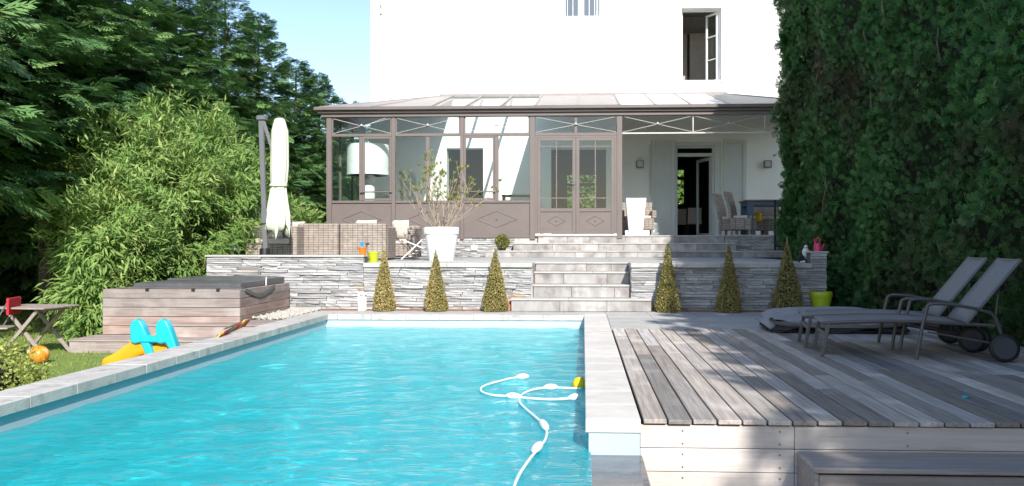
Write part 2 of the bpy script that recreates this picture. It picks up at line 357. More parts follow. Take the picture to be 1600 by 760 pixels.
# ------------------------------------------------------------------ mesh helpers
class MB:
    """collects shapes; build() links them as one mesh object"""

    def __init__(self):
        self.v, self.f = [], []

    def add(self, vs, fs):
        o = len(self.v)
        self.v += [tuple(x) for x in vs]
        self.f += [tuple(i + o for i in f) for f in fs]
        return self

    def box(self, x0, x1, y0, y1, z0, z1, c=0.0, T=None):
        cx, cy, cz = (x0 + x1) / 2, (y0 + y1) / 2, (z0 + z1) / 2
        hx, hy, hz = abs(x1 - x0) / 2, abs(y1 - y0) / 2, abs(z1 - z0) / 2
        c = min(c, hx * 0.45, hy * 0.45, hz * 0.45)
        vs, fs = [], []
        if c <= 0:
            for sz in (-1, 1):
                for sx, sy in ((-1, -1), (1, -1), (1, 1), (-1, 1)):
                    vs.append((cx + sx * hx, cy + sy * hy, cz + sz * hz))
            fs = [(3, 2, 1, 0), (4, 5, 6, 7), (0, 1, 5, 4), (1, 2, 6, 5), (2, 3, 7, 6), (3, 0, 4, 7)]
        else:
            ix = {}
            for sx in (-1, 1):
                for sy in (-1, 1):
                    for sz in (-1, 1):
                        for a in range(3):
                            h = [hx - c, hy - c, hz - c]
                            h[a] = (hx, hy, hz)[a]
                            ix[(sx, sy, sz, a)] = len(vs)
                            vs.append((cx + sx * h[0], cy + sy * h[1], cz + sz * h[2]))

            def q(keys):
                idx = [ix[k] for k in keys]
                p = [Vector(vs[i]) for i in idx]
                n = (p[1] - p[0]).cross(p[2] - p[0])
                mid = sum(p, Vector()) / len(p) - Vector((cx, cy, cz))
                fs.append(tuple(idx) if n.dot(mid) > 0 else tuple(idx[::-1]))
            R = ((-1, -1), (1, -1), (1, 1), (-1, 1))
            for s in (-1, 1):
                q([(s, a, b, 0) for a, b in R]); q([(a, s, b, 1) for a, b in R]); q([(a, b, s, 2) for a, b in R])
            for a in (-1, 1):
                for b in (-1, 1):
                    q([(a, b, -1, 0), (a, b, 1, 0), (a, b, 1, 1), (a, b, -1, 1)])
                    q([(a, -1, b, 0), (a, 1, b, 0), (a, 1, b, 2), (a, -1, b, 2)])
                    q([(-1, a, b, 1), (1, a, b, 1), (1, a, b, 2), (-1, a, b, 2)])
                    for d in (-1, 1):
                        q([(a, b, d, 0), (a, b, d, 1), (a, b, d, 2)])
        if T is not None:
            vs = [T @ Vector(v) for v in vs]
        return self.add(vs, fs)

    def tube(self, pts, r, n=8, caps=True):
        pts = [Vector(p) for p in pts]
        rs = r if isinstance(r, (list, tuple)) else [r] * len(pts)
        vs, fs = [], []
        up = None
        for i, p in enumerate(pts):
            d = (pts[min(i + 1, len(pts) - 1)] - pts[max(i - 1, 0)]).normalized()
            if up is None:
                up = Vector((0, 0, 1)) if abs(d.z) < 0.9 else Vector((1, 0, 0))
            a = d.cross(up).normalized()
            b = a.cross(d).normalized()
            up = b
            for k in range(n):
                t = 2 * PI * k / n
                vs.append(p + a * math.cos(t) * rs[i] + b * math.sin(t) * rs[i])
        for i in range(len(pts) - 1):
            for k in range(n):
                k2 = (k + 1) % n
                fs.append((i * n + k, (i + 1) * n + k, (i + 1) * n + k2, i * n + k2))
        if caps:
            fs.append(tuple(range(n)))
            fs.append(tuple((len(pts) - 1) * n + k for k in reversed(range(n))))
        return self.add(vs, fs)

    def bar(self, p0, p1, wx, wz, up=(0, 0, 1), c=0.0):
        p0, p1 = Vector(p0), Vector(p1)
        d = p1 - p0
        L = d.length
        y = d.normalized()
        x = y.cross(Vector(up))
        if x.length < 1e-4:
            x = Vector((1, 0, 0))
        x.normalize()
        z = x.cross(y)
        T = Matrix.Translation(p0) @ Matrix((x, y, z)).transposed().to_4x4()
        return self.box(-wx / 2, wx / 2, 0, L, -wz / 2, wz / 2, c, T)

    def lathe(self, prof, n=24, c=(0, 0, 0), sq=0.0):
        vs, fs = [], []
        for (r, z) in prof:
            for k in range(n):
                t = 2 * PI * k / n
                vs.append((c[0] + r * math.cos(t), c[1] + r * math.sin(t), c[2] + z))
        for i in range(len(prof) - 1):
            for k in range(n):
                k2 = (k + 1) % n
                fs.append((i * n + k, i * n + k2, (i + 1) * n + k2, (i + 1) * n + k))
        fs.append(tuple(reversed(range(n))))
        fs.append(tuple((len(prof) - 1) * n + k for k in range(n)))
        return self.add(vs, fs)

    def ell(self, c, r, nu=12, nv=8, T=None):
        vs, fs = [], []
        for j in range(nv + 1):
            ph = -PI / 2 + PI * j / nv
            for i in range(nu):
                t = 2 * PI * i / nu
                v = Vector((r[0] * math.cos(ph) * math.cos(t), r[1] * math.cos(ph) * math.sin(t), r[2] * math.sin(ph)))
                if T is not None:
                    v = T @ v
                vs.append(v + Vector(c))
        for j in range(nv):
            for i in range(nu):
                i2 = (i + 1) % nu
                fs.append((j * nu + i, j * nu + i2, (j + 1) * nu + i2, (j + 1) * nu + i))
        return self.add(vs, fs)

    def prism(self, poly, x0, x1, axis='x'):
        n = len(poly)
        vs = []
        for x in (x0, x1):
            for a, b in poly:
                vs.append((x, a, b) if axis == 'x' else ((a, x, b) if axis == 'y' else (a, b, x)))
        fs = [tuple(reversed(range(n))), tuple(range(n, 2 * n))]
        for i in range(n):
            j = (i + 1) % n
            fs.append((i, j, n + j, n + i))
        return self.add(vs, fs)

    def mesh(self, name, m, smooth=False):
        me = bpy.data.meshes.new(name)
        me.from_pydata(self.v, [], self.f)
        me.validate()
        bm = bmesh.new(); bm.from_mesh(me)
        bmesh.ops.recalc_face_normals(bm, faces=bm.faces)
        bm.to_mesh(me); bm.free()
        if m:
            me.materials.append(m)
        if smooth:
            me.polygons.foreach_set('use_smooth', [True] * len(me.polygons))
            me.set_sharp_from_angle(angle=math.radians(42))
        return me

    def build(self, name, m, parent=None, smooth=False, loc=None):
        return link(name, self.mesh(name, m, smooth), parent, loc)


def link(name, me, parent=None, loc=None):
    o = bpy.data.objects.new(name, me)
    COL.objects.link(o)
    if parent is not None:
        o.parent = parent
    if loc is not None:
        o.location = loc
    return o


def tag(o, label=None, cat=None, group=None, kind=None):
    if label: o['label'] = label
    if cat: o['category'] = cat
    if group: o['group'] = group
    if kind: o['kind'] = kind
    return o


def thing(name, label, cat, loc=(0, 0, 0), rz=0.0, group=None):
    o = bpy.data.objects.new(name, None)
    o.empty_display_size = 0.2
    COL.objects.link(o)
    o.location = loc
    o.rotation_euler = (0, 0, rz)
    return tag(o, label, cat, group)


def setting(name, label=None, loc=(0, 0, 0)):
    o = bpy.data.objects.new(name, None)
    COL.objects.link(o)
    o.location = loc
    o['kind'] = 'structure'
    if label: o['label'] = label
    return o


def copy_tree(o, parent=None):
    c = o.copy()
    COL.objects.link(c)
    if parent is not None:
        c.parent = parent
    for ch in [x for x in bpy.data.objects if x.parent == o]:
        copy_tree(ch, c)
    return c


def B(x0, x1, y0, y1, z0, z1, c=0.0):
    return MB().box(x0, x1, y0, y1, z0, z1, c)


# numpy foliage ---------------------------------------------------------
def np_mesh(name, V, F, m, v=None, smooth=False):
    me = bpy.data.meshes.new(name)
    n, k = F.shape
    me.vertices.add(len(V)); me.vertices.foreach_set('co', V.astype(np.float32).ravel())
    me.loops.add(n * k); me.loops.foreach_set('vertex_index', F.astype(np.int32).ravel())
    me.polygons.add(n); me.polygons.foreach_set('loop_start', np.arange(0, n * k, k, dtype=np.int32))
    me.materials.append(m)
    if v is not None:
        a = me.attributes.new('v', 'FLOAT', 'POINT')
        a.data.foreach_set('value', v.astype(np.float32))
    me.update(calc_edges=True)
    if smooth:
        me.polygons.foreach_set('use_smooth', np.ones(n, dtype=bool))
    return me


def spray_template(n=5, ang=48, wid=0.06, seed=0):
    """flat scale-leaf spray along +Y, unit length, single triangles and kites"""
    r = random.Random(seed)
    vs, ts = [], []

    def blade(p, d, L, wd, z0=0.0, z1=0.0):
        px, py = -d[1], d[0]
        o = len(vs)
        vs.extend([(p[0], p[1], z0), (p[0] + d[0] * L * .45 + px * wd, p[1] + d[1] * L * .45 + py * wd, (z0 + z1) / 2 + .02),
                   (p[0] + d[0] * L * .45 - px * wd, p[1] + d[1] * L * .45 - py * wd, (z0 + z1) / 2 + .02), (p[0] + d[0] * L, p[1] + d[1] * L, z1)])
        ts.extend([(o, o + 2, o + 1), (o + 1, o + 2, o + 3)])
    blade((0, 0), (0, 1), 1.0, wid * .8, 0, -.12)
    for i in range(n):
        t = 0.12 + 0.78 * i / n
        for s in (-1, 1):
            a = math.radians(ang + r.uniform(-9, 9))
            d = (s * math.sin(a), math.cos(a))
            L = (0.62 * (1 - t) + 0.16) * r.uniform(.8, 1.15)
            z = -.12 * t
            blade((0, t), d, L, wid, z, z - .13 * L)
            a2 = a - math.radians(40)
            d2 = (s * math.sin(a2), math.cos(a2))
            blade((d[0] * L * .4, t + d[1] * L * .4), d2, L * .5, wid * .8, z - .04, z - .1)
    return np.array(vs, float), np.array(ts, int)


def leaf_template(wd=0.2, fold=0.12):
    """folded lance leaf along +Y"""
    vs = [(0, 0, 0), (wd / 2, .4, fold * .6), (0, .45, 0), (-wd / 2, .4, fold * .6), (0, 1, -.12)]
    ts = [(0, 1, 2), (0, 2, 3), (1, 4, 2), (2, 4, 3)]
    return np.array(vs, float), np.array(ts, int)


def quad_template(wd=0.7):
    vs = [(0, 0, 0), (wd / 2, .5, .08), (0, 1, 0), (-wd / 2, .5, .08)]
    return np.array(vs, float), np.array([(0, 1, 2), (0, 2, 3)], int)


def norm(a):
    return a / np.maximum(np.linalg.norm(a, axis=1, keepdims=True), 1e-9)


def scatter(tmpl, P, D, Nn, Sc, v):
    """place template copies: position P, axis D, rough normal Nn, size Sc, per-leaf value v"""
    tv, tt = tmpl
    D = norm(D)
    X = norm(np.cross(D, Nn))
    Z = np.cross(X, D)
    Sc = np.broadcast_to(np.asarray(Sc, float), (len(P),))
    V = (P[:, None, :] + Sc[:, None, None] * (tv[None, :, 0, None] * X[:, None, :] + tv[None, :, 1, None] * D[:, None, :] + tv[None, :, 2, None] * Z[:, None, :]))
    F = tt[None, :, :] + (np.arange(len(P)) * len(tv))[:, None, None]
    return V.reshape(-1, 3), F.reshape(-1, 3), np.repeat(v, len(tv))


def joinf(parts):
    V, F, A, o = [], [], [], 0
    for v, f, a in parts:
        V.append(v); F.append(f + o); A.append(a); o += len(v)
    return np.concatenate(V), np.concatenate(F), np.concatenate(A)


# ------------------------------------------------------------------ levels
Z_LAWN, Z_LOW, Z_WATER, Z_TERR, Z_FLOOR = -0.38, -0.80, -0.20, 0.778, 1.30
YW = 13.75                # face of the retaining walls
YC = 20.30                # front of the conservatory
YB = 23.80                # face of the house wall
DX0, DX1, DY0, DY1 = 0.375, 4.55, 5.22, 10.80     # deck

# ================================================================== SETTING
g = MB()
g.add([(-300, -120, Z_LAWN), (-4.36, -120, Z_LAWN), (-4.36, 13.9, Z_LAWN), (-6.2, 13.9, Z_LAWN), (-6.2, 420, Z_LAWN), (-300, 420, Z_LAWN)], [(0, 1, 2, 3, 4, 5)])
tag(g.build('lawn', M['grass_base']), 'green lawn left of the pool', None, None, 'structure')
g = MB().add([(-6.2, 13.9, Z_LAWN - .004), (300, 13.9, Z_LAWN - .004), (300, 420, Z_LAWN - .004), (-6.2, 420, Z_LAWN - .004)], [(0, 1, 2, 3)])
tag(g.build('ground', M['earth']), None, None, None, 'structure')
g = MB().add([(-4.36, -120, Z_LOW), (300, -120, Z_LOW), (300, 13.9, Z_LOW), (4.4, 13.9, Z_LOW), (4.4, 5.3, Z_LOW), (0.36, 5.3, Z_LOW), (0.36, -3, Z_LOW), (-4.36, -3, Z_LOW)], [(0, 1, 2, 3, 4, 5, 6, 7)])
tag(g.build('lower_ground', M['earth']), None, None, None, 'structure')
tag(B(4.42, 30, 5.3, 13.9, -0.75, -0.05).build('planting_bed', M['earth']), None, None, None, 'structure')

# grass blades of the lawn
n = 42000
P = np.stack([rng.uniform(-13, -4.4, n), rng.uniform(6.2, 19, n), np.full(n, Z_LAWN)], 1)
keep = ~((P[:, 0] > -6.9) & (P[:, 1] > 10.95))
P = P[keep]; n = len(P)
D = np.stack([rng.normal(0, .35, n), rng.normal(0, .35, n), np.ones(n)], 1)
V, F, A = scatter((np.array([(-.09, 0, 0), (.09, 0, 0), (0, 1, 0)], float), np.array([(0, 1, 2)])), P, D, norm(rng.normal(0, 1, (n, 3))), rng.uniform(.03, .065, n), rng.uniform(0, 1, n))
tag(link('grass', np_mesh('grass', V, F, M['l_grass'], A)), 'short mown grass of the lawn', None, None, 'stuff')

# ---- pool: basin, coping, water
PX0, PX1, PY0, PY1 = -4.0, 0.035, -2.5, 12.80
ZB = -1.55
pool = setting('swimming_pool', 'rectangular swimming pool with pale liner')
b = MB()
b.box(PX0 - .2, PX1 + .2, PY0 - .2, PY1 + .2, ZB - .2, ZB)                       # floor
b.build('pool_floor', M['liner'], pool)
for za, zb_, mm, nm in ((ZB, -.235, 'liner', 'pool_wall'), (-.2351, -.088, 'liner_band', 'pool_wall_band')):
    b = MB()
    b.box(PX0 - .3, PX0, PY0, PY1 + .3, za, zb_)
    b.box(PX0, PX1, PY1, PY1 + .3, za, zb_)
    b.box(PX1, PX1 + .32, DY0 + .012, PY1 + .3, za, zb_)
    b.box(PX0 - .3, PX1 + .32, PY0 - .3, PY0, za, zb_)
    b.build(nm, M[mm], pool)
B(PX1, PX1 + .335, PY0, DY0, ZB, -.222, .004).build('pool_ledge', M['ledge'], pool)
st = MB()
for i in range(3):
    st.box(PX0 + .002, PX1 - .002, PY1 - .62 * (3 - i), PY1 - .001, ZB + .001, (-.95, -.62, -.34)[i])
st.build('pool_step', M['liner'], pool)


M['coping_pale'] = mat('pale_coping_stone', (0.62, 0.59, 0.555), (0.53, 0.505, 0.475), 0.8, (5, 5, 5), 6, rand=0.04, bump=0.25, bscale=55,
                       c3=(0.46, 0.43, 0.40), c3scale=3, c3lo=0.58, c3hi=0.8)


def coping_run(m_, pts, fixed, horizontal, wdt, zt=0.0, th=0.085):
    for a, c in zip(pts[:-1], pts[1:]):
        g_ = .0015
        if horizontal:
            o = B(a + g_, c - g_, fixed, fixed + wdt, zt - th, zt + random.uniform(-.0015, .0015), .004)
        else:
            o = B(fixed, fixed + wdt, a + g_, c - g_, zt - th, zt + random.uniform(-.0015, .0015), .004)
        o.build('coping_stone', M[m_], pool)


def runs(a, b_, step, jit=.04):
    out = [a]
    while out[-1] + step * 1.4 < b_:
        out.append(out[-1] + step + random.uniform(-jit, jit))
    out.append(b_)
    return out


coping_run('coping', runs(PY0 - .3, PY1 - .02, .52), PX0 - .345, False, .345 + .03)
coping_run('coping', runs(PX0 - .345, PX1 - .02, .53, .01), PY1 - .02, True, .34)
coping_run('coping_pale', runs(DY0, PY1 + .32, .50), PX1 - .02, False, .345)

yl = np.concatenate([np.linspace(PY0, 3.6, 60), np.linspace(3.62, PY1 - .001, 540)])
nx, ny = 262, len(yl)
X, Y = np.meshgrid(np.linspace(PX0 + .001, PX1 + .33, nx), yl, indexing='ij')
Zw = np.zeros_like(X)
wr = np.random.default_rng(11)
for k in range(44):
    lam = wr.uniform(.17, .75)
    th = wr.normal(PI / 2, .75)
    kx, ky = 2 * PI / lam * math.cos(th), 2 * PI / lam * math.sin(th)
    ph = wr.uniform(0, 2 * PI)
    Zw += 0.0020 * lam * np.sin(kx * X + ky * Y + ph + .8 * np.sin(.7 * X + 1.1 * Y + k))
Vw = np.stack([X, Y, Z_WATER + Zw], 2).reshape(-1, 3)
I = np.arange(nx * ny).reshape(nx, ny)
Fw = np.stack([I[:-1, :-1], I[1:, :-1], I[1:, 1:], I[:-1, 1:]], 2).reshape(-1, 4)
inside = Vw[Fw[:, 0], 0] < PX1 - .002
wo = tag(link('pool_water', np_mesh('pool_water', Vw, Fw[inside], M['water'], None, True)), 'rippled turquoise pool water', None, None, 'structure')
wo.cycles.is_caustics_caster = True
for o in pool.children:
    if o.name.startswith(('pool_floor', 'pool_wall', 'pool_step', 'pool_ledge')):
        o.cycles.is_caustics_receiver = True

# ---- paving round the pool
path = setting('paved_path', 'pale stone paving between the pool and the steps')
pv = MB()
B(PX0 - .34, 4.4, PY1 + .30, YW + .3, -.30, -.045).build('paving_base', M['mortar'], path)
B(DX0, 4.4, DY1 + .02, PY1 + .31, -.30, -.046).build('paving_base', M['mortar'], path)


def pave(x0, x1, y0, y1, nx_, ny_):
    for i in range(nx_):
        for j in range(ny_):
            xa, xb = x0 + (x1 - x0) * i / nx_, x0 + (x1 - x0) * (i + 1) / nx_
            ya, yb = y0 + (y1 - y0) * j / ny_, y0 + (y1 - y0) * (j + 1) / ny_
            B(xa + .002, xb - .002, ya + .002, yb - .002, -.044, -.004 + random.uniform(-.0015, .0015), .003).build('paving_slab', M['paver'], path)


pave(DX0 - .01, 4.38, DY1 + .03, PY1 + .33, 6, 4)
pave(PX0 - .34, 4.38, PY1 + .33, 13.55, 13, 1)
for x0, x1 in ((PX0 - .34, -1.18), (1.12, 4.38)):
    B(x0, x1, 13.56, YW - .004, -.04, .008).build('planting_strip', M['soil'], path)

# ---- terrace body
terr = setting('terrace', 'raised stone terrace in front of the house')
B(-6.33, -1.0, YW + .26, YC + .3, -.5, Z_TERR - .03).build('terrace_body', M['mortar'], terr)
B(-1.0, 1.0, 14.56, YC + .3, -.5, Z_TERR - .031).build('terrace_body', M['mortar'], terr)
B(1.0, 3.93, YW + .26, 19.4, -.5, Z_TERR - .03).build('terrace_body', M['mortar'], terr)
B(1.0, 6.5, 19.41, YC + .3, -.5, Z_TERR - .03).build('terrace_body', M['mortar'], terr)
for i in range(12):
    for j in range(7):
        xa, xb = -6.3 + i * .853, -6.3 + (i + 1) * .853
        ya, yb = 14.93 + j * .67, 14.93 + (j + 1) * .67
        B(xa + .003, xb - .003, ya + .003, yb - .003, Z_TERR - .028, Z_TERR + random.uniform(-.001, .001), .003).build('paving_slab', M['paver'], terr)


# ================================================================== STONE WALLS
def stone_protos():
    out = []
    for k in range(6):
        r = random.Random(k)
        mb = MB().box(-.5, .5, -.5, .5, -.5, .5, .0)
        me = bpy.data.meshes.new('stone')
        bm = bmesh.new()
        bmesh.ops.create_cube(bm, size=1)
        bmesh.ops.subdivide_edges(bm, edges=[e for e in bm.edges if abs(e.verts[0].co.x - e.verts[1].co.x) > .5], cuts=2)
        for v in bm.verts:
            if v.co.y < 0:
                v.co.y += r.uniform(-.10, .12)
                v.co.z *= r.uniform(.84, 1.0)
                v.co.x *= r.uniform(.985, 1.0)
        bm.to_mesh(me); bm.free()
        me.materials.append(M['stone'])
        out.append(me)
    return out


STONES = stone_protos()


def ledgestone(parent, x0, x1, z0, z1, y, axis='x', hmin=.028, hmax=.052, lmin=.16, lmax=.55, budget=300):
    z = z0
    cnt = 0
    while z < z1 - .012:
        h = min(random.uniform(hmin, hmax), z1 - z)
        if z1 - z - h < .02:
            h = z1 - z
        x = x0
        while x < x1 - .001:
            L = random.uniform(lmin, lmax)
            if x1 - x - L < .1:
                L = x1 - x
            dpt = .09
            proud = random.uniform(-.008, .032)
            o = link('stone', random.choice(STONES), parent)
            px = x + L / 2
            yy = y + dpt / 2 - proud
            if axis == 'x':
                o.location = (px, yy, z + h / 2)
                o.scale = (L * .988, dpt, h * .92)
            else:
                o.location = (yy, px, z + h / 2)
                o.rotation_euler = (0, 0, PI / 2 if axis == 'y+' else -PI / 2)
                o.scale = (L * .992, dpt, h * .95)
            x += L
            cnt += 1
        z += h
    return cnt


lw = thing('stone_wall', 'long pale ledgestone retaining wall left of the steps', 'stone wall', (0, 0, 0))
B(-6.33, -3.66, YW + .06, YW + .26, -.4, .875).build('wall_core', M['mortar'], lw)
B(-3.66, -.86, YW + .06, YW + .26, -.4, .705).build('wall_core', M['mortar'], lw)
n1 = ledgestone(lw, -6.34, -3.66, -.05, .875, YW, lmin=.25, lmax=.66)
n1 += ledgestone(lw, -3.66, -.85, 0.0, .703, YW, lmin=.25, lmax=.66)
x = -6.36
for L in (.9, .9, .91):
    B(x + .002, x + L - .002, YW - .03, YW + .30, .877, .907, .004).build('cap_stone', M['cap'], lw); x += L
x = -3.66
for L in (.7, .7, .7, .72):
    B(x + .002, x + L - .002, YW - .05, YW + .62, .706, Z_TERR, .006).build('cap_stone', M['cap'], lw); x += L
B(-3.66, -.84, YW + .621, YW + 1.18, Z_TERR - .05, Z_TERR - .002).build('cap_stone', M['cap'], lw)
# return faces beside the lower stair
B(-.86, -.835, YW + .002, 14.5, .0, .70).build('end_slab', M['riser'], lw)

rw = thing('stone_wall', 'short ledgestone retaining wall right of the steps, half in shade', 'stone wall', (0, 0, 0))
B(.80, 3.95, YW + .06, YW + .26, -.3, .705).build('wall_core', M['mortar'], rw)
B(3.72, 3.94, YW + .07, YW + .5, .70, .945).build('pier_core', M['mortar'], rw)
n2 = ledgestone(rw, .79, 3.96, 0.0, .703, YW, lmin=.2, lmax=.6)
n2 += ledgestone(rw, 3.72, 3.96, .706, .945, YW, lmin=.24, lmax=.24)
x = .78
for L in (.74, .74, .74, .72):
    B(x + .002, x + L - .002, YW - .05, YW + .62, .706, Z_TERR, .006).build('cap_stone', M['cap'], rw); x += L
B(.78, 3.72, YW + .621, YW + 1.18, Z_TERR - .05, Z_TERR - .002).build('cap_stone', M['cap'], rw)
B(3.70, 3.99, YW - .035, YW + .55, .946, .975, .005).build('cap_stone', M['cap'], rw)
B(.785, .80, YW + .002, 14.5, .0, .70).build('end_slab', M['riser'], rw)


# ================================================================== STEPS
def step(parent, x0, x1, y0, y1, z0, z1, slab=.75, nose=.028, left=True):
    B(x0 + .03, x1 - .03, y0 + .03, y1, z0 - .02, z1 - nose).build('step_core', M['mortar'], parent)
    x = x0
    while x < x1 - .01:
        L = random.uniform(slab * .55, slab * 1.2)
        if x1 - x - L < .25:
            L = x1 - x
        B(x + .0025, x + L - .0025, y0, y0 + .03, z0 + .001, z1 - nose - .002, .003).build('riser_stone', M['riser'], parent)
        x += L
    x = x0
    while x < x1 - .01:
        L = random.uniform(.8, 1.3)
        if x1 - x - L < .4:
            L = x1 - x
        B(x - (.015 if x == x0 else -.0015), x + L - .0015, y0 - .022, y1, z1 - nose, z1, .004).build('tread_slab', M['cap'], parent)
        x += L


ls = thing('stone_steps', 'lower flight of four stone steps up to the terrace', 'steps', (0, 0, 0))
step(ls, -1.17, 1.10, 13.50, 13.85, 0, .205)
step(ls, -.83, .78, 13.85, 14.20, .205, .415)
step(ls, -.83, .78, 14.20, 14.55, .415, .620)
step(ls, -.83, .78, 14.55, 14.93, .620, Z_TERR)
B(-1.16, -.86, 13.53, 13.74, 0, .17).build('step_side', M['riser'], ls)
us = thing('stone_steps', 'wide upper flight of stone steps up to the veranda', 'steps', (0, 0, 0))
step(us, -2.32, 4.98, 19.60, 19.95, Z_TERR, .935, .8)
step(us, -1.68, 3.63, 19.95, 20.29, .935, 1.12, .8)
step(us, -1.10, 3.41, 20.29, 20.62, 1.12, Z_FLOOR, .8)
vw = thing('stone_wall', 'shaded ledgestone plinth under the dining table at the veranda edge', 'stone wall', (0, 0, 0))
B(3.42, 6.4, 20.36, 20.6, .6, 1.285).build('wall_core', M['mortar'], vw)
ledgestone(vw, 3.42, 6.0, .94, 1.285, 20.3)
B(3.42, 6.4, 20.27, 20.6, 1.287, 1.312, .004).build('cap_stone', M['cap'], vw)

# ================================================================== HOUSE
house = thing('house', 'tall white rendered house behind the conservatory', 'house', (0, YB, Z_LAWN))
HO = Vector((0, YB, Z_LAWN))


def hb(x0, x1, y0, y1, z0, z1, c=0.0):        # box in world coordinates, stored relative to the house
    return B(x0, x1, y0 - HO.y, y1 - HO.y, z0 - HO.z, z1 - HO.z, c)


def wall_holes(mb, x0, x1, z0, z1, y0, y1, holes):
    xs = sorted({x0, x1, *[h[0] for h in holes], *[h[1] for h in holes]})
    zs = sorted({z0, z1, *[h[2] for h in holes], *[h[3] for h in holes]})
    for a, b_ in zip(xs[:-1], xs[1:]):
        run = None
        for c, d in zip(zs[:-1], zs[1:]):
            mx_, mz_ = (a + b_) / 2, (c + d) / 2
            solid = not any(h[0] < mx_ < h[1] and h[2] < mz_ < h[3] for h in holes)
            if solid:
                run = [c, d] if run is None else [run[0], d]
            if (not solid or d == zs[-1]) and run:
                mb.box(a, b_, y0 - HO.y, y1 - HO.y, run[0] - HO.z, run[1] - HO.z)
                run = None


W_UP = (2.80, 3.92, 5.74, 7.80)
W_BAR = (-.58, .46, 7.57, 9.2)
D_VER = (2.63, 3.73, 1.30, 3.88)
D_IN1 = (-3.93, -2.87, 1.30, 3.85)
D_IN2 = (-.92, .66, 1.30, 3.83)
HX0, HX1, HZ1 = -6.14, 10.5, 9.8
mb = MB(); wall_holes(mb, HX0, HX1, 5.05, HZ1, YB, YB + .42, [W_UP, W_BAR])
mb.build('wall', M['render'], house)
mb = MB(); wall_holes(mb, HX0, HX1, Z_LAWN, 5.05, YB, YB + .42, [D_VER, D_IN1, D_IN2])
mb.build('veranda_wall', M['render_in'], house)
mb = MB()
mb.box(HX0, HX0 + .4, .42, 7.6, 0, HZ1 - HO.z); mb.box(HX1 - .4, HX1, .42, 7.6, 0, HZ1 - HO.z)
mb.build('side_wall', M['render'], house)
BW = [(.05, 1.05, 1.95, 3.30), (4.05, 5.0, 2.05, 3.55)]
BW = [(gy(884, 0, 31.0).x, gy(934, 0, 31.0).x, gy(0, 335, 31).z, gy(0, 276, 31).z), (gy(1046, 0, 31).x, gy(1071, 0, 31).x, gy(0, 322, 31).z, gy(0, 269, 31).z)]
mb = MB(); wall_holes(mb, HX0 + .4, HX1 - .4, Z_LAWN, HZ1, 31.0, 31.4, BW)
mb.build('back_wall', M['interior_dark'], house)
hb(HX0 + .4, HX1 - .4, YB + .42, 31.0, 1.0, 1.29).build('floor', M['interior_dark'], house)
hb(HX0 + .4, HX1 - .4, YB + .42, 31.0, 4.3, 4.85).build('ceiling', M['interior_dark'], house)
hb(HX0, HX1, YB, 31.4, HZ1, HZ1 + .3).build('roof', M['taupe_light'], house)
mb = MB()
mb.box(1.9, 2.1, .43, 7.2, 1.29 - HO.z, 4.29 - HO.z)
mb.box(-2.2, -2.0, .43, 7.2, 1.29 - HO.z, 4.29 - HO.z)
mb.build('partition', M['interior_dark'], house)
# room behind the open upper window
mb = MB()
mb.box(1.6, 5.6, 2.4, 2.55, 4.86 - HO.z, 8.2 - HO.z)
mb.box(1.5, 1.6, .43, 2.4, 4.86 - HO.z, 8.2 - HO.z)
mb.box(5.6, 5.7, .43, 2.4, 4.86 - HO.z, 8.2 - HO.z)
mb.box(1.5, 5.7, .43, 2.55, 8.21 - HO.z, 8.3 - HO.z)
mb.build('bedroom_wall', M['interior'], house)
for xa in (2.35, 3.29):
    hb(xa, xa + .86, 25.9, 26.18, 4.9, 7.6, .006).build('cupboard_door', M['interior'], house)
hb(3.215, 3.285, 26.0, 26.18, 4.9, 7.6).build('cupboard_gap', M['joist'], house)
for (x0, x1, z0, z1) in BW:
    f = MB()
    f.box(x0, x0 + .05, 31.05 - HO.y, 31.12 - HO.y, z0 - HO.z, z1 - HO.z); f.box(x1 - .05, x1, 31.05 - HO.y, 31.12 - HO.y, z0 - HO.z, z1 - HO.z)
    zt = z0 + (z1 - z0) * .74
    f.box(x0 + .05, x1 - .05, 31.05 - HO.y, 31.12 - HO.y, zt - .05 - HO.z, zt + .05 - HO.z)
    f.build('rear_window', M['interior_dark'], house)

# open upper window: reveal lining, two sashes swung inwards
up = hb(W_UP[0] - .06, W_UP[1] + .06, YB - .035, YB - .002, W_UP[2] - .07, W_UP[2] - .003, .004).build('window_sill', M['render'], house)
fr = MB()
x0, x1, z0, z1 = W_UP
for a, b_, c, d in ((x0 + .002, x0 + .05, z0, z1), (x1 - .05, x1 - .002, z0, z1)):
    fr.box(a, b_, .22, .30, c - HO.z, d - HO.z)
fr.box(x0 + .05, x1 - .05, .221, .299, z1 - .05 - HO.z, z1 - .002 - HO.z)
win = fr.build('window', M['white_paint'], house)


def sash(parent, hinge, wdt, z0, z1, rz, mname='white_paint', rows=3, cols=1, sw=.055):
    s_ = MB()
    h = z1 - z0
    s_.box(0, sw, 0, .045, 0, h, .003); s_.box(wdt - sw, wdt, 0, .045, 0, h, .003)
    s_.box(sw, wdt - sw, .001, .044, 0, sw); s_.box(sw, wdt - sw, .001, .044, h - sw, h)
    for i in range(1, rows):
        zz = h * (i / rows)
        s_.box(sw, wdt - sw, .006, .039, zz - .014, zz + .014)
    o = s_.build('sash', M[mname], parent)
    o.location = hinge
    o.rotation_euler = (0, 0, rz)
    return o


def pane(parent, x0, x1, y, z0, z1, m='glass', name='pane'):
    return MB().add([(x0, y, z0), (x1, y, z0), (x1, y, z1), (x0, y, z1)], [(0, 1, 2, 3)]).build(name, M[m], parent)


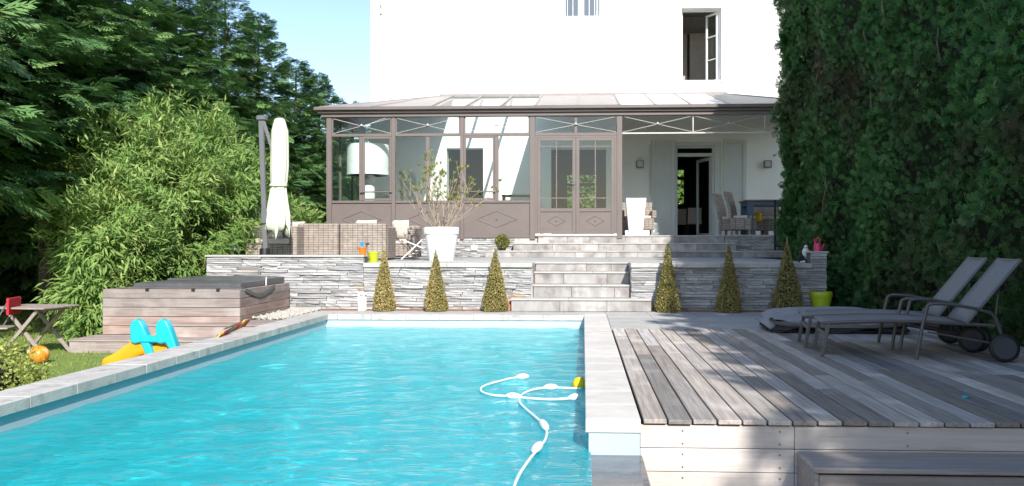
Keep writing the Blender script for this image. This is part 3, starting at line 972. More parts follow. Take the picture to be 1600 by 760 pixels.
s1 = sash(win, (x1 - .05, .26, z0 - HO.z + .02), .50, z0 + .02, z1 - .06, math.radians(180 - 58))
s2 = sash(win, (x0 + .05, .30, z0 - HO.z + .02), .50, z0 + .02, z1 - .06, math.radians(96))
for s_ in (s1, s2):
    p_ = pane(win, .055, .445, .02, .055, z1 - z0 - .135)
    p_.location = s_.location; p_.rotation_euler = s_.rotation_euler

# barred window
x0, x1, z0, z1 = W_BAR
fr = MB()
for a, b_ in ((x0 + .002, x0 + .07), (x1 - .07, x1 - .002), ((x0 + x1) / 2 - .07, (x0 + x1) / 2 + .07)):
    fr.box(a, b_, .16, .24, z0 - HO.z, z1 - HO.z)
fr.box(x0 + .07, x1 - .07, .161, .239, z0 + .002 - HO.z, z0 + .08 - HO.z)
win = fr.build('window', M['white_paint'], house)
pane(win, x0 + .07, (x0 + x1) / 2 - .07, .2, z0 + .08 - HO.z, z1 - HO.z, 'mirrorglass' if 'mirrorglass' in M else 'glass')
pane(win, (x0 + x1) / 2 + .07, x1 - .07, .2, z0 + .08 - HO.z, z1 - HO.z, 'mirrorglass')
for i in range(8):
    xx = x0 - .02 + (x1 - x0 + .04) * i / 7
    MB().tube([(xx, -.05, z0 - .10 - HO.z), (xx, -.05, z1 - HO.z)], .010, 6).build('window_bar', M['white_paint'], win)
hb(x0 - .03, x1 + .03, YB - .058, YB - .04, z0 - .02, z0 + .0).build('window_bar', M['white_paint'], win)

# iron bracket on the upper left wall
br = MB()
bx, bz = gy(596, 0, YB).x, gy(596, 12, YB).z
br.tube([(bx, -.02, bz + .3 - HO.z), (bx, -.05, bz + .12 - HO.z), (bx + .02, -.06, bz - HO.z), (bx + .04, -.06, bz - .1 - HO.z), (bx, -.05, bz - .16 - HO.z)], .014, 6)
br.ell((bx, -.05, bz + .08 - HO.z), (.035, .03, .06)); br.ell((bx, -.05, bz - .16 - HO.z), (.035, .03, .05))
br.build('wall_bracket', M['rod'], house, True)

# veranda door: frame, transom light, open leaf, shutters
x0, x1, z0, z1 = D_VER
fr = MB()
fr.box(x0 - .12, x0 - .002, -.03, .02, z0 - HO.z, z1 + .10 - HO.z, .004)
fr.box(x1 + .002, x1 + .16, -.03, .02, z0 - HO.z, z1 + .10 - HO.z, .004)
fr.box(x0 - .002, x1 + .002, -.031, .019, z1 + .002 - HO.z, z1 + .099 - HO.z)
fr.build('door_surround', M['shutter'], house)
fr = MB()
zt = gy(0, 247, YB).z
fr.box(x0 + .002, x0 + .06, .10, .17, z0 - HO.z, z1 - HO.z); fr.box(x1 - .06, x1 - .002, .10, .17, z0 - HO.z, z1 - HO.z)
fr.box(x0 + .06, x1 - .06, .101, .169, zt - .05 - HO.z, zt + .05 - HO.z); fr.box(x0 + .06, x1 - .06, .101, .169, z1 - .06 - HO.z, z1 - .003 - HO.z)
df = fr.build('door_frame', M['shutter'], house)
pane(df, x0 + .06, x1 - .06, .13, zt + .05 - HO.z, z1 - .06 - HO.z)
dl = sash(df, (x1 - .06, .17, z0 - HO.z + .01), .92, z0 + .01, zt - .06, math.radians(180 - 72), 'shutter', 1, 1, .09)
p_ = pane(df, .09, .83, .02, .5, zt - z0 - .16); p_.location = dl.location; p_.rotation_euler = dl.rotation_euler


def shutter(x0, x1, z0, z1):
    s_ = MB()
    t0, t1 = -.080, -.022
    wd = .085
    s_.box(x0, x0 + wd, t0, t1, z0 - HO.z, z1 - HO.z, .004); s_.box(x1 - wd, x1, t0, t1, z0 - HO.z, z1 - HO.z, .004)
    zm = z0 + (z1 - z0) * .47
    for a, b_ in ((z0, z0 + .12), (zm - .05, zm + .05), (z1 - .10, z1)):
        s_.box(x0 + wd, x1 - wd, t0 + .001, t1 - .001, a - HO.z, b_ - HO.z)
    o = s_.build('shutter', M['shutter'], house)
    q = MB()
    q.box(x0 + wd - .005, x1 - wd + .005, t0 + .030, t1 - .004, z0 + .1 - HO.z, zm - .045 - HO.z)
    q.box(x0 + wd - .005, x1 - wd + .005, t0 + .030, t1 - .004, zm + .045 - HO.z, z1 - .09 - HO.z)
    q.build('shutter_panel', M['shutter'], o)
    h = MB()
    for zz in (z0 + .3, zm, z1 - .3):
        h.box(x0 + .01, x0 + .10, t0 - .012, t0 - .001, zz - .015 - HO.z, zz + .015 - HO.z)
    h.build('hinge', M['shutter'], o)


shutter(gy(1018, 0, YB).x, gy(1055, 0, YB).x - .02, 1.34, gy(0, 226, YB).z)
shutter(gy(1127, 0, YB).x + .06, gy(1165, 0, YB).x, 1.34, gy(0, 226, YB).z)
MB().box(gy(1014, 0, YB).x, gy(1014, 0, YB).x + .03, -.05, -.02, 2.45 - HO.z, 3.92 - HO.z).build('downpipe', M['shutter'], house)

for px, lb in ((999.5, 'square grey wall lamp above the tall white planter'), (1198, 'square grey wall lamp above the dining table')):
    c = gy(px, 257.5, YB)
    t = thing('wall_lamp', lb, 'wall lamp', (c.x, YB, c.z), 0, 'wall lamps on the veranda wall')
    B(-.04, .04, -.05, -.002, -.05, .05).build('mount', M['greymetal'], t)
    mb = MB(); mb.box(-.105, .105, -.16, -.05, -.10, .105, .006)
    mb.build('lamp_box', M['greymetal'], t)
    B(-.075, .075, -.166, -.161, -.07, .08).build('lens', M['rod'], t)

# ================================================================== CONSERVATORY
con = thing('conservatory', 'taupe metal conservatory with glazed roof along the house front', 'conservatory', (0, YC, Z_TERR))
CO = Vector((0, YC, Z_TERR))


def cb(x0, x1, y0, y1, z0, z1, c=0.0):
    return B(x0, x1, y0 - CO.y, y1 - CO.y, z0 - CO.z, z1 - CO.z, c)


PB = 1.24                      # underside of panels
Z_TR, Z_CB = 3.775, 4.215      # transom bar, underside of cornice
PX = [gy(514.5, 0, YC).x, gy(615, 0, YC).x, gy(722, 0, YC).x, gy(832, 0, YC).x, gy(968, 0, YC).x]
# plinth
plin = thing('stone_wall', 'low pale ledgestone plinth below the conservatory panels', 'stone wall', (0, 0, 0))
B(-6.30, -1.12, YC + .07, YC + .3, .6, PB - .01).build('wall_core', M['mortar'], plin)
ledgestone(plin, -6.32, -1.68, Z_TERR, PB - .012, YC + .01)
B(-1.68, -1.12, YC + .005, YC + .07, .94, PB - .012).build('end_slab', M['riser'], plin)
c = gy(741, 388, YC)
t = thing('outdoor_socket', 'small white outdoor socket on the plinth right of the big pot', 'socket', (c.x, YC, c.z))
B(-.08, .08, -.045, .01, -.05, .06, .01).build('box', M['white_paint'], t)
B(-.06, .06, -.06, -.046, -.02, .045, .006).build('flap', M['white_paint'], t)

for i, x in enumerate(PX):
    wd = .045 if i in (1, 2) else .065
    z0 = 1.20 if i != 4 else 1.22
    cb(x - wd, x + wd, YC - .035, YC + .07, z0, Z_CB + .02, .006).build('post', M['taupe'], con)
xr = 5.75
cb(xr - .06, xr + .06, YC - .035, YC + .07, 1.3, Z_CB + .02, .006).build('post', M['taupe'], con)
# cornice and gutter
cb(-6.46, 6.0, YC - .07, YC + .1, Z_CB, Z_CB + .085, .006).build('cornice', M['taupe'], con)
cb(-6.53, 6.1, YC - .13, YC + .09, Z_CB + .087, Z_CB + .15, .008).build('cornice', M['taupe'], con)
cb(-6.60, 6.2, YC - .21, YC + .08, Z_CB + .152, Z_CB + .235, .012).build('gutter', M['taupe'], con)
cb(-6.46, -6.28, YC + .1, YB - .002, Z_CB, Z_CB + .235, .006).build('side_gutter', M['taupe'], con)


def diamond(parent, cx, cz, hw, hh, y, r=.011):
    d = MB()
    pts = [(cx - hw, cz), (cx, cz + hh), (cx + hw, cz), (cx, cz - hh)]
    for (a, b_), (c_, d_) in zip(pts, pts[1:] + pts[:1]):
        d.tube([(a, y, b_), (c_, y, d_)], r, 6)
    d.ell((cx, y, cz), (.03, .018, .03), 10, 6)
    d.build('diamond_moulding', M['taupe'], parent, True)


def cross_rods(parent, xa, xb, za, zb, y):
    r = MB()
    r.tube([(xa, y, za), (xb, y, zb)], .0065, 5); r.tube([(xa, y, zb), (xb, y, za)], .0065, 5)
    o = r.build('cross_rod', M['rod'], parent)
    MB().lathe([(.03, -.01), (.045, 0), (.03, .02), (.012, .05)], 10, (0, 0, 0)).build('boss', M['rod'], o, True, ((xa + xb) / 2, y - .012, (za + zb) / 2))


for k in range(3):
    a, b_ = PX[k] + (.065 if k == 0 else .045), PX[k + 1] - (.045 if k < 2 else .065)
    pan = cb(a, b_, YC + .012, YC + .05, PB, 2.16).build('lower_panel', M['taupe'], con)
    zc = (PB + 2.16) / 2 - CO.z
    m_ = MB()
    m_.box(a + .001, b_ - .001, -.012, .011, PB - CO.z, PB + .07 - CO.z, .004); m_.box(a + .001, b_ - .001, -.020, .011, 2.10 - CO.z, 2.16 - CO.z, .004)
    m_.build('panel_rail', M['taupe'], pan)
    diamond(pan, (a + b_) / 2, zc, .50, .20, .010)
    cb(a, b_, YC - .02, YC + .055, Z_TR - .035, Z_TR + .035, .004).build('transom_bar', M['taupe'], con)
    tl = MB()
    tl.box(a, a + .035, -.01, .04, Z_TR + .036 - CO.z, Z_CB - CO.z); tl.box(b_ - .035, b_, -.01, .04, Z_TR + .036 - CO.z, Z_CB - CO.z)
    tlo = tl.build('transom_light', M['taupe'], con)
    pane(tlo, a + .035, b_ - .035, .02, Z_TR + .036 - CO.z, Z_CB - CO.z)
    cross_rods(tlo, a + .03, b_ - .03, Z_TR + .04 - CO.z, Z_CB - .03 - CO.z, -.012)
    # mullion + casement
    mul = [gy(564, 0, YC).x, gy(668, 0, YC).x, gy(776, 0, YC).x][k]
    cb(mul - .045, mul + .045, YC - .005, YC + .05, 2.162, Z_TR - .036, .004).build('mullion', M['taupe'], con)
    ca, cb_ = [(mul + .045, b_), (mul + .045, b_), (a, mul - .045)][k]
    fa, fb = [(a, mul - .045), (a, mul - .045), (mul + .045, b_)][k]
    cs = MB()
    if k != 1:
        sw = .05
        cs.box(ca + .002, ca + sw, -.025, .03, 2.165 - CO.z, Z_TR - .038 - CO.z, .004); cs.box(cb_ - sw, cb_ - .002, -.025, .03, 2.165 - CO.z, Z_TR - .038 - CO.z, .004)
        cs.box(ca + sw, cb_ - sw, -.024, .029, 2.165 - CO.z, 2.215 - CO.z); cs.box(ca + sw, cb_ - sw, -.024, .029, Z_TR - .09 - CO.z, Z_TR - .038 - CO.z)
        cw = cs.build('casement', M['taupe'], con)
        pane(cw, ca + sw, cb_ - sw, .01, 2.215 - CO.z, Z_TR - .09 - CO.z)
        MB().tube([(ca - .05, -.06, 2.37 - CO.z), (cb_ + .02, -.06, 2.37 - CO.z)], .018, 6).build('guard_bar', M['taupe'], cw)
    else:
        pane(con, ca, cb_, .02, 2.162 - CO.z, Z_TR - .036 - CO.z, name='window_pane')
    pane(con, fa, fb, .02, 2.162 - CO.z, Z_TR - .036 - CO.z, name='window_pane')

# double doors
a, b_ = PX[3] + .065, PX[4] - .065
cb(a, b_, YC - .02, YC + .055, Z_TR - .04, Z_TR + .03, .004).build('transom_bar', M['taupe'], con)
tl = MB(); tl.box((a + b_) / 2 - .03, (a + b_) / 2 + .03, -.01, .04, Z_TR + .031 - CO.z, Z_CB - CO.z)
tlo = tl.build('transom_light', M['taupe'], con)
pane(tlo, a, (a + b_) / 2 - .03, .02, Z_TR + .031 - CO.z, Z_CB - CO.z); pane(tlo, (a + b_) / 2 + .03, b_, .02, Z_TR + .031 - CO.z, Z_CB - CO.z)
cross_rods(tlo, a + .02, b_ - .02, Z_TR + .04 - CO.z, Z_CB - .03 - CO.z, -.014)
zb = 1.345
cb(a, b_, YC - .05, YC + .08, 1.29, zb - .006, .004).build('threshold', M['rod'], con)
fr = MB()
fr.box(a, a + .05, -.015, .05, zb - CO.z, Z_TR - .041 - CO.z); fr.box(b_ - .05, b_, -.015, .05, zb - CO.z, Z_TR - .041 - CO.z)
fr.box(a + .05, b_ - .05, -.014, .049, Z_TR - .09 - CO.z, Z_TR - .041 - CO.z)
fr.build('door_frame', M['taupe'], con)
mid = (a + b_) / 2
for xa, xb, side in ((a + .052, mid - .002, -1), (mid + .002, b_ - .052, 1)):
    d = MB()
    sw = .085
    z0, z1 = zb + .004, Z_TR - .093
    d.box(xa, xa + sw, -.02, .03, z0 - CO.z, z1 - CO.z, .005); d.box(xb - sw, xb, -.02, .03, z0 - CO.z, z1 - CO.z, .005)
    zk = gy(0, 330, YC).z
    d.box(xa + sw, xb - sw, -.019, .029, z0 - CO.z, z0 + .07 - CO.z); d.box(xa + sw, xb - sw, -.019, .029, zk - .04 - CO.z, zk + .04 - CO.z)
    d.box(xa + sw, xb - sw, -.019, .029, z1 - .07 - CO.z, z1 - CO.z)
    leaf = d.build('door', M['taupe'], con)
    lp = B(xa + sw - .002, xb - sw + .002, .002, .02, z0 + .06 - CO.z, zk - .03 - CO.z).build('kick_panel', M['taupe'], leaf)
    dm = MB()
    cx_, cz_ = (xa + xb) / 2, (z0 + zk) / 2 + .02 - CO.z
    pts = [(cx_ - .22, cz_), (cx_, cz_ + .12), (cx_ + .22, cz_), (cx_, cz_ - .12)]
    for (p0, p1), (q0, q1) in zip(pts, pts[1:] + pts[:1]):
        dm.tube([(p0, -.001, p1), (q0, -.001, q1)], .009, 6)
    dm.ell((cx_, -.001, cz_), (.025, .015, .025), 10, 6)
    dm.build('diamond_moulding', M['taupe'], leaf, True)
    gb = MB()
    zg1, zg2 = gy(0, 234, YC).z - CO.z, gy(0, 312, YC).z - CO.z
    gb.box(cx_ - .012, cx_ + .012, -.008, .028, zk + .04 - CO.z, z1 - .07 - CO.z)
    for zz in (zg1, zg2):
        gb.box(xa + sw, xb - sw, -.010, .030, zz - .012, zz + .012)
    gb.build('glazing_bar', M['taupe'], leaf)
    pane(leaf, xa + sw, xb - sw, .01, zk + .04 - CO.z, z1 - .07 - CO.z)
    if side == -1:
        hd = MB(); hx = xb - .03
        zh = gy(0, 292, YC).z - CO.z
        hd.box(hx - .018, hx + .018, -.03, -.021, zh - .09, zh + .09, .003); hd.tube([(hx, -.03, zh + .02), (hx, -.075, zh + .02), (hx - .12, -.08, zh + .015)], .011, 6)
        hd.build('door_handle', M['greymetal'], leaf)

# open bay truss on the right
xt = [PX[4] + .065, gy(1083, 0, YC).x, gy(1195, 0, YC).x, 5.69]
tz0, tz1 = Z_TR + .01, Z_CB - .02
tr = MB()
tr.box(xt[0], xt[3], -.005, .02, tz0 - .016 - CO.z, tz0 + .016 - CO.z)
for x in xt[1:3]:
    tr.box(x - .012, x + .012, -.004, .019, tz0 + .016 - CO.z, Z_CB - CO.z)
tr.build('truss_rail', M['rod'], con)
for xa, xb in zip(xt[:-1], xt[1:]):
    cross_rods(con, xa, xb, tz0 + .02 - CO.z, tz1 - CO.z, -.012)

# roof
EY, EZ, RY, RZ = YC - .10, Z_CB + .235, YB - .03, 5.34
RX = [gy(671, 0, YC).x, gy(726, 0, YC).x, gy(781, 0, YC).x, gy(834, 0, YC).x, gy(902, 0, YC).x, gy(967, 0, YC).x, gy(1022, 0, YC).x, gy(1077, 0, YC).x, gy(1136, 0, YC).x]
RX = [x + .03 for x in RX]
LXE, LXR, RXE, RXR = -6.5, gy(690, 0, YB).x, 6.1, gy(1132, 0, YB).x


def quad(parent, pts, m, name, th=.0):
    pts = [Vector(p) - CO for p in pts]
    if th == 0:
        return MB().add(pts, [tuple(range(len(pts)))]).build(name, M[m], parent)
    n_ = len(pts)
    lo = [p - Vector((0, 0, th)) for p in pts]
    fs = [tuple(range(n_)), tuple(reversed(range(n_, 2 * n_)))] + [(i, n_ + i, n_ + (i + 1) % n_, (i + 1) % n_) for i in range(n_)]
    return MB().add(pts + lo, fs).build(name, M[m], parent)


for i in range(8):
    kind = 'roofglass' if i < 3 else ('taupe_light' if i < 5 else 'whitepanel')
    xa, xb = RX[i] + .02, RX[i + 1] - .02
    quad(con, [(xa, EY, EZ), (xb, EY, EZ), (xb, RY, RZ), (xa, RY, RZ)], kind, 'roof_pane', 0 if i < 3 else .02)
quad(con, [(LXE, EY, EZ), (RX[0] - .02, EY, EZ), (RX[0] - .02, RY, RZ), (LXR, RY, RZ)], 'taupe_light', 'roof_panel', .02)
quad(con, [(LXE, EY, EZ), (LXR, RY, RZ), (LXE, RY, EZ + .02)], 'taupe_light', 'roof_panel', .02)
quad(con, [(RX[8] + .02, EY, EZ), (RXE, EY, EZ), (RXR, RY, RZ), (RX[8] + .02, RY, RZ)], 'taupe_light', 'roof_panel', .02)
quad(con, [(RXE, EY, EZ), (RXE, RY, EZ + .02), (RXR, RY, RZ)], 'taupe_light', 'roof_panel', .02)
for x in RX:
    MB().bar(Vector((x, EY, EZ - .03)) - CO, Vector((x, RY, RZ - .03)) - CO, .05, .10).build('rafter', M['taupe_light'], con)
for (xa, xb) in ((LXE, LXR), (RXE, RXR)):
    MB().bar(Vector((xa, EY, EZ - .02)) - CO, Vector((xb, RY, RZ - .02)) - CO, .05, .09).build('hip_rafter', M['taupe_light'], con)
mbx = (RX[0] + -4.3) / 2
MB().bar(Vector((-5.2, EY, EZ + .005)) - CO, Vector((-4.25, RY, RZ - .02)) - CO, .03, .05).build('rafter', M['taupe_light'], con)
cb(LXR - .05, RXR + .05, YB - .06, YB - .003, RZ - .05, RZ + .06, .006).build('ridge_flashing', M['taupe_light'], con)
# left glazed side
sp = MB()
for yy in (YC + 1.1, YC + 2.25):
    sp.box(-6.345, -6.285, yy - .04 - CO.y, yy + .04 - CO.y, PB - CO.z, Z_CB - CO.z)
sp.box(-6.34, -6.29, YC + .072 - CO.y, YB - .01 - CO.y, Z_TR - .03 - CO.z, Z_TR + .03 - CO.z)
sp.box(-6.341, -6.289, YC + .072 - CO.y, YB - .01 - CO.y, 2.13 - CO.z, 2.19 - CO.z)
sd = sp.build('side_frame', M['taupe'], con)
B(-6.33, -6.30, .072, YB - .01 - CO.y, PB - CO.z, 2.129 - CO.z).build('side_panel', M['taupe'], sd)
MB().add([(-6.315, .072, 2.19 - CO.z), (-6.315, 3.48, 2.19 - CO.z), (-6.315, 3.48, Z_CB - CO.z), (-6.315, .072, Z_CB - CO.z)], [(0, 1, 2, 3)]).build('side_pane', M['glass'], sd)
B(-6.33, -6.27, .3, 3.4, .0, PB - CO.z).build('side_plinth', M['mortar'], sd)
B(-6.25, -1.12, .3, 3.49, -.2, Z_FLOOR - .06 - CO.z).build('veranda_floor', M['floor_in'], con)
B(-1.12, 6.2, .33, 3.49, -.2, Z_FLOOR - .004 - CO.z).build('veranda_floor', M['floor_in'], con)

# ================================================================== things inside the conservatory
c = gy(577, 0, 21.0)
t = thing('floor_lamp', 'giant white drum floor lamp behind the left conservatory windows', 'lamp', (c.x, 20.9, 1.24))
zs0, zs1 = gy(0, 277, 21).z - 1.24, gy(0, 231, 21).z - 1.24
MB().lathe([(.535, zs0), (.525, zs1), (.505, zs1), (.515, zs0)], 40).build('lamp_shade', M['lampshade'], t, True)
MB().lathe([(.20, 0), (.20, .03), (.165, .08), (.165, zs0 + .1), (.05, zs0 + .15), (.05, zs1 - .05)], 24).build('lamp_base', M['lampshade'], t, True)
c = gy(808, 0, 23.2)
t = thing('sideboard', 'low dark sideboard against the sunlit conservatory wall', 'sideboard', (c.x, 23.3, 1.24))
zt = gy(0, 307, 23.2).z - 1.24
B(-.42, .42, -.2, .2, zt - .05, zt, .005).build('top', M['joist'], t)
for xx in (-.38, .38):
    B(xx - .03, xx + .03, -.18, .18, 0, zt - .051).build('leg', M['joist'], t)
B(-.35, .35, -.17, .17, .12, zt - .15).build('drawer_case', M['joist'], t)
c = gy(942, 0, 22.3)
t = thing('sofa', 'pale sofa inside behind the double doors', 'sofa', (c.x, 22.6, Z_FLOOR))
B(-.55, .35, -.35, .35, .08, .40, .03).build('seat', M['white_fabric'], t)
B(-.55, .35, .20, .38, .40, .60, .03).build('backrest', M['white_fabric'], t)
B(-.5, .3, -.3, .3, 0, .08).build('base', M['joist'], t)
for dx, lb in ((-.20, 'white round cushion behind the right glass door, left of the pair'), (.06, 'white round cushion behind the right glass door, right of the pair')):
    k = thing('cushion', lb, 'cushion', (c.x + dx, 22.38, Z_FLOOR + .40), 0, 'white cushions inside the doors')
    MB().ell((0, 0, .17), (.14, .09, .17), 14, 10).build('cushion_body', M['white_fabric'], k, True)
for px, yy, lb in ((1061, 27.0, 'pale dining chair just inside the veranda door'), (1084, 26.2, 'pale dining chair deeper inside the dark doorway')):
    c = gy(px, 0, yy)
    t = thing('dining_chair', lb, 'chair', (c.x, yy, Z_FLOOR - .01), 0, 'pale chairs in the dark dining room')
    B(-.22, .22, -.22, .22, .42, .48, .01).build('seat', M['cushion'], t); B(-.21, .21, -.24, -.20, .48, .92, .01).build('backrest', M['cushion'], t)
    for sx in (-1, 1):
        for sy in (-1, 1):
            B(sx * .19 - .018, sx * .19 + .018, sy * .19 - .018, sy * .19 + .018, 0, .42).build('leg', M['joist'], t)

# ================================================================== veranda furniture
c = gz(993, 367.5, Z_FLOOR); yy = 20.45; c = gy(993, 0, yy)
t = thing('planter', 'tall tapering square white planter at the veranda edge', 'planter', (c.x, yy, Z_FLOOR))
hp = gy(0, 313, yy).z - Z_FLOOR
mb = MB()
r0, r1, ri = .155, .245, .215
vs = []
for r_, z_ in ((r0, 0), (r1, hp), (ri, hp), (ri - .02, hp - .12)):
    vs += [(-r_, -r_, z_), (r_, -r_, z_), (r_, r_, z_), (-r_, r_, z_)]
fs = [(3, 2, 1, 0)]
for i in range(3):
    for k in range(4):
        fs.append((i * 4 + k, i * 4 + (k + 1) % 4, i * 4 + 4 + (k + 1) % 4, i * 4 + 4 + k))
fs.append((12, 13, 14, 15))
mb.add(vs, fs).build('planter_body', M['pot_white'], t)


def rattan_chair(name, label, loc, rz, wdt=.58, back_h=.95, group=None, arms=True, lean=.10):
    t = thing(name, label, 'chair', loc, rz, group)
    B(-wdt / 2, wdt / 2, -.28, .26, .14, .44, .02).build('seat', M['rattan'], t)
    pts = []
    mb = MB()
    nseg = 5
    prof = [(.22 + lean * (i / nseg) ** 1.6, .44 + (back_h - .44) * i / nseg) for i in range(nseg + 1)]
    poly = [(y, z) for y, z in prof] + [(y + .07, z) for y, z in reversed(prof)]
    mb.prism(poly, -wdt / 2 + .01, wdt / 2 - .01).build('backrest', M['rattan'], t)
    if arms:
        for s_ in (-1, 1):
            B(s_ * wdt / 2 - .06, s_ * wdt / 2 + .06, -.28, .24, .44, .64, .015).build('arm', M['rattan'], t)
    for sx in (-1, 1):
        for sy in (-1, 1):
            B(sx * (wdt / 2 - .05) - .025, sx * (wdt / 2 - .05) + .025, sy * .23 - .025, sy * .23 + .025, 0, .14).build('leg', M['rattan'], t)
    B(-wdt / 2 + .07, wdt / 2 - .07, -.26, .2, .44, .50, .02).build('seat_cushion', M['cushion'], t)
    return t


c = gy(996, 0, 21.25)
rattan_chair('rattan_armchair', 'grey rattan armchair half hidden behind the tall white planter', (c.x, 21.25, Z_FLOOR), math.radians(0), .80, .86, None, True, .03)
ty = 21.2
xa, xb = gy(1160, 0, ty).x, gy(1238, 0, ty).x
t = thing('dining_table', 'slate blue table with reddish wooden top on the shaded veranda', 'table', ((xa + xb) / 2, ty, Z_FLOOR))
hw = (xb - xa) / 2
ht = gy(0, 315, ty - .5).z - Z_FLOOR
B(-hw, hw, -.5, .5, ht - .04, ht, .006).build('tabletop', M['redwood'], t)
B(-hw + .04, hw - .04, -.46, .46, ht - .14, ht - .042).build('apron', M['bluewood'], t)
for sx in (-1, 1):
    for sy in (-1, 1):
        B(sx * (hw - .11) - .07, sx * (hw - .11) + .07, sy * .40 - .07, sy * .40 + .07, 0, ht - .141, .005).build('leg', M['bluewood'], t)
for px, yy, rz, lb in ((1143, 21.9, 58, 'curved rattan dining chair farthest left of the blue table'),
                       (1161, 21.0, 62, 'curved rattan dining chair in front at the left end of the blue table'),
                       (1181, 22.1, 0, 'rattan dining chair with a yellow cloth behind the blue table'),
                       (1208, 22.1, 0, 'rattan dining chair behind the black railing post')):
    c = gy(px, 0, yy)
    rattan_chair('rattan_dining_chair', lb, (c.x, yy, Z_FLOOR), math.radians(rz), .50, 1.10 if rz else .78, 'rattan chairs at the blue table', False, .15)
c = gy(1180, 0, 21.78)
t = thing('yellow_cloth', 'bright yellow cloth hanging over a chair behind the blue table leg', 'cloth', (c.x, 21.72, Z_FLOOR))
mb = MB()
z0, z1 = gy(0, 348, 21.8).z - Z_FLOOR, gy(0, 336, 21.8).z - Z_FLOOR
ncl = 12
vs, fs = [], []
for i in range(ncl + 1):
    for j in range(4):
        u = i / ncl
        vs.append((-.16 + .32 * u, .02 * math.sin(u * 14) - .04 * j / 3, z1 + .02 - (z1 - z0 + .02) * j / 3 - .02 * math.sin(u * 5) * (j == 3)))
for i in range(ncl):
    for j in range(3):
        fs.append((i * 4 + j, i * 4 + j + 1, (i + 1) * 4 + j + 1, (i + 1) * 4 + j))
mb.add(vs, fs)
o = mb.build('cloth', M['yellow'], t, True)
sm = o.modifiers.new('thick', 'SOLIDIFY'); sm.thickness = .012
# railing
ry = 19.85
c = gy(1211, 0, ry)
t = thing('railing', 'thin black metal railing on the step right of the blue table', 'railing', (c.x, ry, .935))
zt = gy(0, 316, ry).z - .935
B(-.022, .022, -.022, .022, 0, zt).build('post', M['blackmetal'], t)
for yy_ in (352, 366, 385):
    zz = gy(0, yy_, ry).z - .935
    if zz < .02: zz = .03
    B(.023, 1.0, -.014, .014, zz - .013, zz + .013).build('rail', M['blackmetal'], t)
B(1.0, 1.04, -.022, .022, 0, zt).build('post', M['blackmetal'], t)

# ================================================================== TERRACE FURNITURE
def sofa(label, x0, x1, yf, depth, h, facing, cushions):
    """rattan lounge piece: facing +1 = opening away from the camera, -1 = opening towards it"""
    cx_ = (x0 + x1) / 2
    hw = (x1 - x0) / 2
    t = thing('rattan_sofa', label, 'sofa', (cx_, yf, Z_TERR), 0, 'rattan lounge set on the terrace')
    yb0, yb1 = (0, .14) if facing > 0 else (depth - .14, depth)
    B(-hw, hw, yb0, yb1, .03, h, .02).build('backrest', M['rattan'], t)
    ya, yb = (.142, depth) if facing > 0 else (0, depth - .142)
    for s_ in (-1, 1):
        xa_, xb_ = (-hw, -hw + .14) if s_ < 0 else (hw - .14, hw)
        B(xa_, xb_, ya, yb, .03, h - .06, .02).build('arm', M['rattan'], t)
    B(-hw + .142, hw - .142, ya, yb, .06, .30, .01).build('seat', M['rattan'], t)
    B(-hw + .15, hw - .15, ya + .01, yb - .01, .302, .42, .04).build('seat_cushion', M['cushion'], t)
    for cu in cushions:
        k = thing('cushion', cu[3], 'cushion', (cx_ + cu[0], yf + cu[1], Z_TERR + .42), 0, 'beige cushions on the rattan set')
        mb = MB()
        wdt, hh = cu[2], cu[4]
        vs, fs = [], []
        n_ = 9
        for sgn in (-1, 1):
            for i in range(n_):
                for j in range(n_):
                    u, v_ = -1 + 2 * i / (n_ - 1), -1 + 2 * j / (n_ - 1)
                    th_ = .075 * ((1 - u ** 4) * (1 - v_ ** 4)) ** .5
                    pin = 1 - .06 * (1 - abs(u)) * (1 if abs(v_) == 1 else 0)
                    vs.append((u * wdt / 2, sgn * th_ - v_ * .06, hh / 2 + v_ * hh / 2 * pin))
        for sg in (0, 1):
            o_ = sg * n_ * n_
            for i in range(n_ - 1):
                for j in range(n_ - 1):
                    fs.append((o_ + i * n_ + j, o_ + (i + 1) * n_ + j, o_ + (i + 1) * n_ + j + 1, o_ + i * n_ + j + 1))
        mb.add(vs, fs).build('cushion_cover', M['cushion'], k, True)
    return t


ys = 15.3
h = gy(0, 349, ys).z - Z_TERR
sofa('rattan loveseat with open front half behind the closed parasol', gy(383, 0, ys).x, gy(464, 0, ys).x, ys, .85, h, -1,
     [(-.22, .60, .42, 'beige cushion on the loveseat left of the parasol pole', .36), (.28, .58, .36, 'beige cushion on the loveseat right of the parasol canopy', .33)])
sofa('plain backed rattan sofa seen from behind, middle of the set', gy(463, 0, ys + .4).x + .03, gy(530, 0, ys + .4).x - .02, ys + .4, .85, h, 1, [])
sofa('rattan sofa seen from behind nearest the lime pot', gy(531, 0, ys + .4).x, gy(603, 0, ys + .4).x, ys + .4, .85, h, 1,
     [(.0, .28, .42, 'beige cushion just showing over the back of the right sofa', .36)])
ys2 = 17.0
sofa('rattan armchair facing the pool left of the big white pot', gy(600, 0, ys2).x, gy(647, 0, ys2).x, ys2, .8, h, -1,
     [(-.06, .45, .36, 'upright cream cushion in the armchair by the big white pot', .40)])

